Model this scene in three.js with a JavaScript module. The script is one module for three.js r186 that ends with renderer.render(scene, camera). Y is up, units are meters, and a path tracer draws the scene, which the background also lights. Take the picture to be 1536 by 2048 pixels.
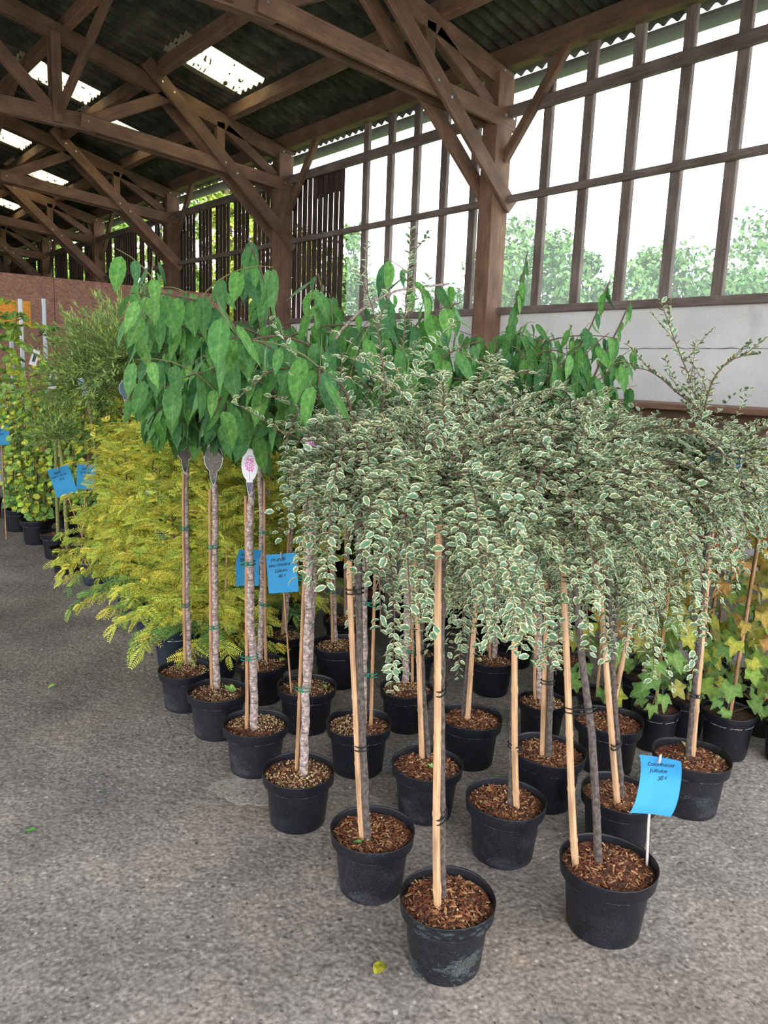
import * as THREE from 'three';
import { mergeGeometries } from 'three/addons/utils/BufferGeometryUtils.js';
import { ImprovedNoise } from 'three/addons/math/ImprovedNoise.js';

// ---------------------------------------------------------------- camera, sky, exposure
const scene = new THREE.Scene();
const D2R = Math.PI / 180;
const EYE = new THREE.Vector3(0, 1.6, 0);
const camera = new THREE.PerspectiveCamera(2 * Math.atan(1024 / 1540) / D2R, 1536 / 2048, 0.05, 300);
{
  const yaw = 39.38 * D2R, pitch = 10.3 * D2R, roll = 2.18 * D2R;
  const F = new THREE.Vector3(Math.sin(yaw) * Math.cos(pitch), -Math.sin(pitch), -Math.cos(yaw) * Math.cos(pitch));
  const R0 = new THREE.Vector3(Math.cos(yaw), 0, Math.sin(yaw)), U0 = new THREE.Vector3().crossVectors(R0, F);
  const R = R0.clone().multiplyScalar(Math.cos(roll)).addScaledVector(U0, Math.sin(roll));
  const U = U0.clone().multiplyScalar(Math.cos(roll)).addScaledVector(R0, -Math.sin(roll));
  camera.matrixAutoUpdate = true;
  camera.position.copy(EYE);
  camera.quaternion.setFromRotationMatrix(new THREE.Matrix4().makeBasis(R, U, F.clone().negate()));
}
const renderer = new THREE.WebGLRenderer({ antialias: true });
renderer.toneMapping = THREE.LinearToneMapping;
renderer.toneMappingExposure = 1.46;
renderer.shadowMap.enabled = true;
// an even, bright overcast sky is the only light: it comes in through the open wall, the open front and the roof lights
scene.background = new THREE.Color().setRGB(0.94, 0.975, 1.0);
scene.backgroundIntensity = 3.6;
scene.environmentIntensity = 3.6;

// ---------------------------------------------------------------- helpers
function rng(seed) {
  let a = seed >>> 0;
  return () => { a = (a + 0x6d2b79f5) >>> 0; let t = Math.imul(a ^ (a >>> 15), 1 | a); t = (t + Math.imul(t ^ (t >>> 7), 61 | t)) ^ t; return ((t ^ (t >>> 14)) >>> 0) / 4294967296; };
}
const V = (x, y, z) => new THREE.Vector3(x, y, z);
const noise = new ImprovedNoise();
const fbm = (x, y, z, o = 4) => { let s = 0, a = 0.5, f = 1; for (let i = 0; i < o; i++) { s += a * noise.noise(x * f, y * f, z * f); a *= 0.5; f *= 2.03; } return s; };
const counts = {};
function numbered(name) { const n = counts[name] = (counts[name] ?? -1) + 1; return n ? `${name}_${String(n).padStart(3, '0')}` : name; }
function shade(o) { o.traverse((m) => { if (m.isMesh) { m.castShadow = true; m.receiveShadow = true; } }); return o; }
function thing(name, label, category, pos, group) {
  const g = new THREE.Group(); g.name = numbered(name); g.position.copy(pos); scene.add(g);
  g.userData = { label, category }; if (group) g.userData.group = group;
  return g;
}
function structure(name, label) {
  const g = new THREE.Group(); g.name = numbered(name); scene.add(g);
  g.userData = { kind: 'structure' }; if (label) g.userData.label = label;
  return g;
}
function part(name, geometry, material, parent, label) {
  const m = new THREE.Mesh(geometry, material); m.name = name; parent.add(m);
  if (label) m.userData.label = label;
  return m;
}
function canvasTex(w, h, draw, srgb = true) {
  const c = document.createElement('canvas'); c.width = w; c.height = h;
  draw(c.getContext('2d'), w, h);
  const t = new THREE.CanvasTexture(c);
  if (srgb) t.colorSpace = THREE.SRGBColorSpace;
  t.wrapS = t.wrapT = THREE.RepeatWrapping;
  return t;
}
function dataTex(w, h, f, srgb = true) {
  const d = new Uint8Array(w * h * 4);
  for (let y = 0; y < h; y++) for (let x = 0; x < w; x++) { const p = f(x / w, y / h, x, y), i = (y * w + x) * 4; d[i] = p[0]; d[i + 1] = p[1]; d[i + 2] = p[2]; d[i + 3] = 255; }
  const t = new THREE.DataTexture(d, w, h); t.magFilter = THREE.LinearFilter; t.minFilter = THREE.LinearFilter;
  if (srgb) t.colorSpace = THREE.SRGBColorSpace;
  t.wrapS = t.wrapT = THREE.RepeatWrapping; t.needsUpdate = true;
  return t;
}
// gradient noise that tiles over [0,1)
const GX = new Float32Array(256), GY = new Float32Array(256), PERM = new Uint8Array(512);
{ const r = rng(1234); for (let i = 0; i < 256; i++) { const t = r() * 6.2832; GX[i] = Math.cos(t); GY[i] = Math.sin(t); PERM[i] = i; } for (let i = 255; i > 0; i--) { const j = (r() * (i + 1)) | 0, t = PERM[i]; PERM[i] = PERM[j]; PERM[j] = t; } for (let i = 0; i < 256; i++) PERM[i + 256] = PERM[i]; }
function pn(u, v, su, sv, seed) {
  const x = u * su, y = v * sv, xf = Math.floor(x), yf = Math.floor(y), fx = x - xf, fy = y - yf, sd = ((seed * 37.3) | 0) & 255;
  const x0 = ((xf % su) + su) % su, x1 = (x0 + 1) % su, y0 = ((yf % sv) + sv) % sv, y1 = (y0 + 1) % sv;
  const h = (a, b) => PERM[(PERM[(a + sd) & 255] + b) & 255];
  const a = h(x0, y0), b = h(x1, y0), c = h(x0, y1), d = h(x1, y1), sx = fx * fx * fx * (fx * (fx * 6 - 15) + 10), sy = fy * fy * fy * (fy * (fy * 6 - 15) + 10);
  const p = GX[a] * fx + GY[a] * fy, q = GX[b] * (fx - 1) + GY[b] * fy, r = GX[c] * fx + GY[c] * (fy - 1), t = GX[d] * (fx - 1) + GY[d] * (fy - 1);
  const m = p + (q - p) * sx, n = r + (t - r) * sx;
  return (m + (n - m) * sy) * 1.4;
}
function pf(u, v, su, sv, seed, o) { let s = 0, a = 0.5; for (let i = 0; i < o; i++) { s += a * pn(u, v, su << i, sv << i, seed + i * 1.7); a *= 0.5; } return s; }
const std = (o) => new THREE.MeshStandardMaterial(o);
const phys = (o) => new THREE.MeshPhysicalMaterial(o);
const lin = (r, g, b) => new THREE.Color().setRGB(r, g, b);
const srgb = (r, g, b) => new THREE.Color().setRGB(r / 255, g / 255, b / 255, THREE.SRGBColorSpace);

// a tapered tube through points
function tube(points, r0, r1, sides = 6, uvScale = 1) {
  const n = points.length, pos = [], uv = [], nor = [], idx = [];
  let side = V(1, 0, 0.3), run = 0;
  for (let i = 0; i < n; i++) {
    const t = points[Math.min(i + 1, n - 1)].clone().sub(points[Math.max(i - 1, 0)]).normalize();
    const b = new THREE.Vector3().crossVectors(t, side); if (b.lengthSq() < 1e-6) b.set(0, 0, 1); b.normalize();
    side = new THREE.Vector3().crossVectors(b, t).normalize();
    const r = typeof r1 === 'function' ? r1(i / (n - 1)) : r0 + (r1 - r0) * i / (n - 1);
    if (i) run += points[i].distanceTo(points[i - 1]);
    for (let k = 0; k <= sides; k++) {
      const a = k / sides * Math.PI * 2, d = side.clone().multiplyScalar(Math.cos(a)).addScaledVector(b, Math.sin(a));
      pos.push(points[i].x + d.x * r, points[i].y + d.y * r, points[i].z + d.z * r); nor.push(d.x, d.y, d.z); uv.push(k / sides, run * uvScale);
    }
  }
  for (let i = 0; i < n - 1; i++) for (let k = 0; k < sides; k++) { const a = i * (sides + 1) + k, b = a + sides + 1; idx.push(a, a + 1, b, b, a + 1, b + 1); }
  const last = (n - 1) * (sides + 1);
  for (let k = 1; k < sides - 1; k++) idx.push(last, last + k, last + k + 1);
  const g = new THREE.BufferGeometry();
  g.setAttribute('position', new THREE.Float32BufferAttribute(pos, 3)); g.setAttribute('normal', new THREE.Float32BufferAttribute(nor, 3)); g.setAttribute('uv', new THREE.Float32BufferAttribute(uv, 2)); g.setIndex(idx);
  return g;
}
// a sawn timber from a to b: width across (in plane of axis and "up"), thickness along "thick" direction
const TIMBER = new Map();
function timber(a, b, depth, thick, thickDir = V(0, 0, 1), seed = 0) {
  const len = a.distanceTo(b), c = Math.min(0.006, thick * 0.12, depth * 0.2), hd = depth / 2, ht = thick / 2;
  const s = new THREE.Shape();
  s.moveTo(-ht + c, -hd); s.lineTo(ht - c, -hd); s.lineTo(ht, -hd + c); s.lineTo(ht, hd - c); s.lineTo(ht - c, hd); s.lineTo(-ht + c, hd); s.lineTo(-ht, hd - c); s.lineTo(-ht, -hd + c); s.closePath();
  const g = new THREE.ExtrudeGeometry(s, { depth: len, bevelEnabled: false, steps: 1 });
  // uv along the length in metres
  const p = g.attributes.position, n = g.attributes.normal, uv = g.attributes.uv, sh = seed * 0.37 % 1;
  for (let i = 0; i < p.count; i++) {
    const across = Math.abs(n.getX(i)) > 0.5 ? p.getY(i) : p.getX(i);
    uv.setXY(i, across * 1.6 + sh, p.getZ(i) * 0.5 + sh * 3.1);
  }
  const z = b.clone().sub(a).normalize(), x = thickDir.clone().addScaledVector(z, -thickDir.dot(z)).normalize(), y = new THREE.Vector3().crossVectors(z, x);
  g.applyMatrix4(new THREE.Matrix4().makeBasis(x, y, z).setPosition(a));
  return g;
}
function bolt(at, dir, r = 0.016) {
  const g = new THREE.CylinderGeometry(r * 0.8, r, 0.014, 10);
  g.applyQuaternion(new THREE.Quaternion().setFromUnitVectors(V(0, 1, 0), dir)); g.translate(at.x, at.y, at.z);
  return g;
}

// ---------------------------------------------------------------- materials of the building
const woodTex = (r0, g0, b0, seed, dark = 0.5) => dataTex(256, 1024, (u, v) => {
  const gr = pn(u, v, 34, 5, seed) * 0.6 + pn(u, v, 90, 14, seed + 3) * 0.4;
  const bl = pf(u, v, 4, 6, seed + 9, 4);
  const k = 1 + gr * 0.35 * dark + bl * 0.6 * dark;
  return [r0 * k, g0 * k, b0 * k].map((q) => Math.max(0, Math.min(255, q)));
});
const beamTex = woodTex(120, 92, 76, 1);
const beamMat = [std({ map: beamTex, roughness: 0.82, color: lin(1, 1, 1) }), std({ map: beamTex, roughness: 0.85, color: lin(0.82, 0.8, 0.78) }), std({ map: beamTex, roughness: 0.8, color: lin(1.15, 1.1, 1.06) })];
const darkBoardTex = woodTex(70, 54, 50, 5, 0.7);
const boardMat = [std({ map: darkBoardTex, roughness: 0.9 }), std({ map: darkBoardTex, roughness: 0.9, color: lin(0.75, 0.72, 0.72) }), std({ map: darkBoardTex, roughness: 0.9, color: lin(1.3, 1.2, 1.15) })];
const studTex = woodTex(122, 108, 104, 7, 0.6);
const studMat = [std({ map: studTex, roughness: 0.85 }), std({ map: studTex, roughness: 0.85, color: lin(0.86, 0.83, 0.82) })];
const boltMat = std({ color: lin(0.55, 0.55, 0.57), metalness: 0.9, roughness: 0.4 });
const sheetTex = dataTex(512, 512, (u, v) => {
  const n = pf(u, v, 7, 7, 2.2, 5), f = pn(u, v, 90, 90, 8.1), m = pf(u, v, 12, 12, 5.7, 3);
  const k = 72 + n * 40 + f * 14, moss = Math.max(0, m - 0.05) * 130;
  return [k * 0.97, k * 0.95 + moss * 0.22, k * 0.86].map((q) => Math.max(8, Math.min(255, q)));
});
const sheetMat = [std({ map: sheetTex, roughness: 0.95 }), std({ map: sheetTex, roughness: 0.95, color: lin(0.78, 0.78, 0.76) }), std({ map: sheetTex, roughness: 0.95, color: lin(1.2, 1.18, 1.1) })];
const roofLightTex = dataTex(512, 512, (u, v) => {
  const s = pn(u, v, 40, 16, 3.3), m = pf(u, v, 5, 5, 6.6, 4);
  const spot = s > 0.28 && m + (v - 0.45) * 0.5 > 0.06 ? 0.32 : 1, w = 1 + m * 0.12;
  return [250 * spot * w, 244 * spot * w, 214 * spot * w].map((q) => Math.min(255, q));
});
const roofLightMat = phys({ map: roofLightTex, roughness: 0.93, transmission: 0.8, thickness: 0, side: THREE.DoubleSide });
const plasterTex = dataTex(512, 512, (u, v) => {
  const n = pf(u, v, 5, 5, 4.4, 5), f = pn(u, v, 110, 110, 1.9), st = Math.max(0, pf(u, v, 10, 3, 7.7, 4) - 0.28);
  const k = 224 + n * 22 + f * 5 - st * 90;
  return [k, k * 0.985, k * 0.985].map((q) => Math.max(0, Math.min(255, q)));
});
const plasterMat = std({ map: plasterTex, roughness: 0.9 });
const osbTex = canvasTex(1024, 1024, (c, w, h) => {
  const r = rng(77);
  c.fillStyle = 'rgb(158,116,98)'; c.fillRect(0, 0, w, h);
  for (let i = 0; i < 5200; i++) {
    const k = 0.72 + r() * 0.5, x = r() * w, y = r() * h, L = 16 + r() * 40, W = 3 + r() * 7;
    c.save(); c.translate(x, y); c.rotate((r() - 0.5) * 2.2); c.fillStyle = `rgba(${(164 * k) | 0},${(120 * k) | 0},${(101 * k) | 0},0.75)`; c.fillRect(-L / 2, -W / 2, L, W); c.restore();
  }
  for (let i = 0; i < 90; i++) { c.fillStyle = 'rgba(70,40,28,0.5)'; c.fillRect(r() * w, r() * h, 2 + r() * 9, 1 + r() * 3); }
});
const osbMat = std({ map: osbTex, roughness: 0.8 });
const galvMat = std({ color: lin(0.5, 0.53, 0.56), metalness: 0.7, roughness: 0.45 });

// ---------------------------------------------------------------- floor
{
  const N = 1536;
  const r = rng(5), speck = [];
  for (let i = 0; i < 15000; i++) speck.push([r() * N, r() * N, 0.7 + r() * r() * 3.6, r()]);
  const tex = canvasTex(N, N, (c) => {
    const im = c.createImageData(N, N), d = im.data;
    for (let y = 0; y < N; y++) for (let x = 0; x < N; x++) {
      const u = x / N, v = y / N;
      const a = pf(u, v, 9, 9, 1.1, 5), b = pn(u, v, 240, 240, 2.7), e = pf(u, v, 90, 90, 9.3, 3);
      const k = 144 + a * 30 + b * 34 + e * 34 + (r() - 0.5) * 30, i = (y * N + x) * 4, warm = a * 5;
      d[i] = k * 1.0 + warm; d[i + 1] = k * 0.945; d[i + 2] = k * 0.918 - warm; d[i + 3] = 255;
    }
    c.putImageData(im, 0, 0);
    for (const [x, y, s, t] of speck) {
      c.fillStyle = t < 0.5 ? `rgba(62,56,52,${0.3 + t * 0.7})` : t < 0.86 ? `rgba(196,188,178,${0.2 + (t - 0.5)})` : `rgba(226,222,214,0.6)`;
      c.beginPath(); c.ellipse(x, y, s, s * (0.5 + t * 0.4), t * 17, 0, 7); c.fill();
    }
  });
  tex.anisotropy = 8;
  const bump = dataTex(768, 768, (u, v) => { const k = 128 + 120 * (pf(u, v, 60, 60, 3.9, 4)) + 40 * pn(u, v, 170, 170, 5.1); return [k, k, k].map((q) => Math.max(0, Math.min(255, q))); }, false);
  tex.repeat.set(1 / 3.1, 1 / 3.1); bump.repeat.set(1 / 2.3, 1 / 2.3);
  const mat = std({ map: tex, bumpMap: bump, bumpScale: 0.006, roughness: 0.82, vertexColors: true });
  const g = structure('floor', 'worn grey-brown concrete floor of the barn');
  const nx = 132, nz = 500, geo = new THREE.PlaneGeometry(13.2, 50, nx, nz); geo.rotateX(-Math.PI / 2); geo.translate(0, 0, -21);
  const p = geo.attributes.position, uv = geo.attributes.uv, col = new Float32Array(p.count * 3);
  for (let i = 0; i < p.count; i++) {
    const x = p.getX(i), z = p.getZ(i);
    uv.setXY(i, x, z);
    const st = fbm(x * 1.3, z * 1.3, 4.2, 5), st2 = fbm(x * 3.7, z * 3.7, 8.8, 4), pale = fbm(x * 2.2 + 7, z * 2.2, 1.4, 4);
    let k = 1.0 + st * 0.36 + st2 * 0.3; if (pale > 0.18) k += (pale - 0.18) * 1.5;
    const brown = Math.max(0, fbm(x * 0.9, z * 0.9, 12.1, 4) + 0.14) * 0.9;
    k = Math.max(0.5, Math.min(1.45, k));
    col[i * 3] = k * (1 - brown * 0.18); col[i * 3 + 1] = k * (1 - brown * 0.32); col[i * 3 + 2] = k * (1 - brown * 0.46);
  }
  geo.setAttribute('color', new THREE.BufferAttribute(col, 3));
  part('floor_surface', geo, mat, g);
  const slab = new THREE.BoxGeometry(13.2, 0.12, 50); slab.translate(0, -0.065, -21);
  part('floor_slab', slab, std({ color: lin(0.3, 0.29, 0.27), roughness: 0.9 }), g);
  // pale mended patch of newer cement beside the third pot of the left row
  const sh = new THREE.Shape(), rr = rng(31);
  for (let i = 0; i <= 60; i++) { const a = i / 60 * Math.PI * 2, q = 1 + 0.3 * noise.noise(Math.cos(a) * 1.7, Math.sin(a) * 1.7, 3.3) + 0.12 * noise.noise(Math.cos(a) * 6, Math.sin(a) * 6, 1.3) + (rr() - 0.5) * 0.05, x = Math.cos(a) * 0.1 * q, y = Math.sin(a) * 0.15 * q; i ? sh.lineTo(x, y) : sh.moveTo(x, y); }
  const pg = new THREE.ExtrudeGeometry(sh, { depth: 0.001, bevelEnabled: true, bevelSize: 0.008, bevelThickness: 0.001, bevelSegments: 1 }); pg.rotateX(-Math.PI / 2); pg.rotateY(0.5);
  pg.translate(1.375, 0.0005, -2.4);
  part('cement_patch', pg, std({ map: tex, color: lin(1.22, 1.22, 1.18), roughness: 0.9 }), g, 'pale smooth cement patch in the floor');
  shade(g);
}
// ground outside
{
  const tex = dataTex(512, 512, (u, v) => { const n = pf(u, v, 9, 9, 1.7, 5), f = pn(u, v, 120, 120, 8.8); const k = 1 + n * 0.8 + f * 0.5; return [86 * k, 112 * k, 52 * k].map((q) => Math.max(0, Math.min(255, q))); });
  tex.repeat.set(0.35, 0.35);
  const tex2 = dataTex(256, 256, (u, v) => { const k = 172 + 50 * pf(u, v, 9, 9, 1.7, 5) + 20 * pn(u, v, 70, 70, 4.8); return [k, k * 0.96, k * 0.9].map((q) => Math.min(255, q)); });
  tex2.repeat.set(0.4, 0.4);
  const g = structure('ground', 'rough grass outside the barn');
  const a = new THREE.PlaneGeometry(160, 220); a.rotateX(-Math.PI / 2); a.translate(0, -0.14, -40);
  const uv = a.attributes.uv, p = a.attributes.position; for (let i = 0; i < p.count; i++) uv.setXY(i, p.getX(i), p.getZ(i));
  part('grass_field', a, std({ map: tex, roughness: 1 }), g);
  const b = new THREE.BoxGeometry(60, 0.06, 30); b.translate(-10, -0.1, 19.1);
  const uvb = b.attributes.uv, pb = b.attributes.position; for (let i = 0; i < pb.count; i++) uvb.setXY(i, pb.getX(i), pb.getZ(i));
  part('yard_slab', b, std({ map: tex2, roughness: 0.95 }), g);
  const c = new THREE.BoxGeometry(16, 0.06, 44); c.translate(-14.7, -0.1, -18);
  const uvc = c.attributes.uv, pc = c.attributes.position; for (let i = 0; i < pc.count; i++) uvc.setXY(i, pc.getX(i), pc.getZ(i));
  part('yard_slab', c, std({ map: tex2, roughness: 0.95 }), g);
  shade(g);
}

// ---------------------------------------------------------------- roof
const SLOPE = 0.2435, roofY = (x) => 4.985 + SLOPE * (6.4 - Math.abs(x));
const TRUSS_Z = [2.2, -1.95, -6.1, -10.4, -14.35, -18.3, -22.3, -26.3, -30.3, -34.3, -38.3, -42.3];
{
  const pitch = 0.144, amp = 0.024;
  function sheet(x0, x1, waves, lift) {        // runs up the slope from x0 (low) to x1 (high), width waves*pitch along z from 0 to -w
    const nz = waves * 8, pos = [], uv = [], idx = [];
    for (let j = 0; j <= 1; j++) for (let i = 0; i <= nz; i++) {
      const x = j ? x1 : x0, z = -i / 8 * pitch;
      pos.push(x, roofY(x) + lift + amp * Math.cos(i / 8 * Math.PI * 2), z); uv.push((x + 20) * 0.7, -z * 0.9 + lift * 9);
    }
    for (let i = 0; i < nz; i++) idx.push(i, i + 1, nz + 1 + i, nz + 1 + i, i + 1, nz + 2 + i);
    const g = new THREE.BufferGeometry();
    g.setAttribute('position', new THREE.Float32BufferAttribute(pos, 3)); g.setAttribute('uv', new THREE.Float32BufferAttribute(uv, 2)); g.setIndex(idx); g.computeVertexNormals();
    // a second face 6 mm above gives the sheet its thickness
    const t = g.clone(); t.translate(0, 0.006, 0);
    return mergeGeometries([g, t]);
  }
  const roof = structure('ceiling', 'dark corrugated fibre-cement roof seen from below');
  const rows = [[6.86, 5.44], [5.56, 4.36], [4.48, 3.26], [3.38, 2.14], [2.26, 1.04], [1.16, 0.0]];
  const rowGeo = rows.map(([a, b], k) => sheet(a, b, 5, k * 0.004));
  const W = 5 * pitch, Z0 = 3.6, lights = [[1, -9.97], [2, -12.24], [1, -13.62], [1, -17.6], [1, -21.3], [2, -15.9], [3, -14.6], [2, -20.2], [1, -25.4], [2, -29.4]];
  const r = rng(4);
  for (let k = 0; k < rows.length; k++) {
    for (let i = 0; i * W < 49; i++) {
      const z = Z0 - i * W;
      if (z < -32) continue;
      const isLight = lights.some(([kk, zz]) => kk === k && Math.abs(z - W / 2 - zz) <= W / 2);
      const m = part(isLight ? 'roof_light' : 'roof_sheet', rowGeo[k], isLight ? roofLightMat : sheetMat[(r() * 3) | 0], roof, isLight ? 'translucent corrugated roof-light sheet' : undefined);
      m.position.set(0, (i % 2) * 0.002, z);
    }
  }
  const nFar = Math.ceil((-32 + 46.5) / pitch);
  const far = rows.map(([a, b], k) => { const g = sheet(a, b, nFar, k * 0.004); g.translate(0, 0, -31.9); return g; });
  part('roof_sheeting', mergeGeometries(far), sheetMat[1], roof).userData.kind = 'stuff';
  // the slope on the other side of the ridge
  const nAll = Math.ceil(49.5 / pitch), left = rows.map(([a, b], k) => { const g = sheet(a, b, nAll, k * 0.004); g.translate(0, 0, Z0); g.scale(-1, 1, 1); const ix = g.index.array; for (let i = 0; i < ix.length; i += 3) { const t = ix[i]; ix[i] = ix[i + 1]; ix[i + 1] = t; } return g; });
  part('roof_sheeting', mergeGeometries(left), sheetMat[0], roof).userData.kind = 'stuff';
  // purlins
  for (const x of [5.5, 4.42, 3.32, 2.2, 1.1, 0.06, -1.1, -2.2, -3.32, -4.42, -5.5]) {
    const y = roofY(x) - 0.145;
    for (let k = 0; k < TRUSS_Z.length - 1; k++) {
      const a = TRUSS_Z[k] + (k === 0 ? 1.2 : 0), b = TRUSS_Z[k + 1] - (k === TRUSS_Z.length - 2 ? 3 : 0);
      part('purlin', timber(V(x, y, a), V(x, y, b + 0.004), 0.2, 0.1, V(1, -SLOPE * Math.sign(x || 1), 0).normalize(), x * 7 + k), beamMat[(k + ((x * 3) | 0) + 30) % 3], roof);
    }
  }
  shade(roof);
  // gutter outside the eave
  const gt = structure('trim_1', 'grey gutter hung outside the eave');
  const pts = []; for (let i = 0; i <= 10; i++) { const a = Math.PI + i / 10 * Math.PI; pts.push([Math.cos(a) * 0.1, Math.sin(a) * 0.1]); }
  const s = new THREE.Shape(); pts.forEach(([x, y], i) => (i ? s.lineTo(x, y) : s.moveTo(x, y))); for (let i = 10; i >= 0; i--) s.lineTo(pts[i][0] * 0.93, pts[i][1] * 0.93);
  const gg = new THREE.ExtrudeGeometry(s, { depth: 49, bevelEnabled: false }); gg.translate(6.94, 4.84, -45.4);
  part('gutter', gg, std({ map: plasterTex, color: lin(0.3, 0.31, 0.31), roughness: 0.7 }), gt);
  shade(gt);
}

// ---------------------------------------------------------------- trusses
TRUSS_Z.forEach((z, n) => {
  const t = structure('roof_truss', n === 2 ? 'nearest roof truss with paired diagonal braces bolted to the post' : undefined);
  let sd = n * 3.1;
  const mat = () => beamMat[((sd * 7) | 0) % 3];
  const single = (name, a, b, depth, thick, mir) => { sd += 0.7; for (const s of mir ? [1, -1] : [1]) part(name, timber(V(a[0] * s, a[1], z), V(b[0] * s, b[1], z), depth, thick, V(0, 0, 1), sd), mat(), t); };
  const pair = (name, a, b, depth, thick, gap, mir) => { for (const q of [1, -1]) { sd += 0.7; for (const s of mir ? [1, -1] : [1]) part(name, timber(V(a[0] * s, a[1], z + q * gap), V(b[0] * s, b[1], z + q * gap), depth, thick, V(0, 0, 1), sd), mat(), t); } };
  single('top_chord', [6.5, 4.64], [0, 4.64 + 6.5 * SLOPE], 0.2, 0.1, true);
  pair('bottom_chord', [6.53, 4.235], [3.42, 4.5], 0.17, 0.05, 0.082, true);
  single('tie_beam', [3.62, 4.5], [-3.62, 4.5], 0.2, 0.11, false);
  single('web', [3.48, 4.5], [4.58, 5.06], 0.15, 0.1, true);
  pair('diagonal_brace', [6.5, 3.385], [4.24, 5.37], 0.17, 0.05, 0.137, true);
  single('strut', [5.33, 4.33], [5.33, 4.9], 0.12, 0.1, true);
  single('knee_brace', [5.42, 4.84], [6.3, 4.31], 0.13, 0.1, true);
  pair('king_post', [3.15, 4.42], [3.15, 5.42], 0.11, 0.05, 0.08, true);
  single('web', [3.06, 4.58], [1.95, 5.66], 0.15, 0.09, true);
  pair('king_post', [0, 4.42], [0, 6.15], 0.14, 0.05, 0.08, false);
  for (const s of [1, -1]) part('wind_brace', timber(V(3.17 * s, 4.56, z + 0.1), V(3.3 * s, 5.55, z + 1.75), 0.13, 0.06, V(1, 0, 0), sd), beamMat[1], t);
  const gs = [];
  for (const [x, y] of [[6.42, 4.25], [6.3, 4.26], [6.45, 3.44], [5.52, 4.25], [5.34, 4.36], [4.44, 5.17], [4.6, 5.08]]) gs.push(bolt(V(x, y, z + 0.17), V(0, 0, 1)));
  for (const [x, y] of [[6.44, 4.66], [6.3, 4.7], [3.5, 4.5]]) gs.push(bolt(V(x, y, z + 0.115), V(0, 0, 1)));
  for (const g of gs) part('bolt', g, boltMat, t);
  shade(t);
});

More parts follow.
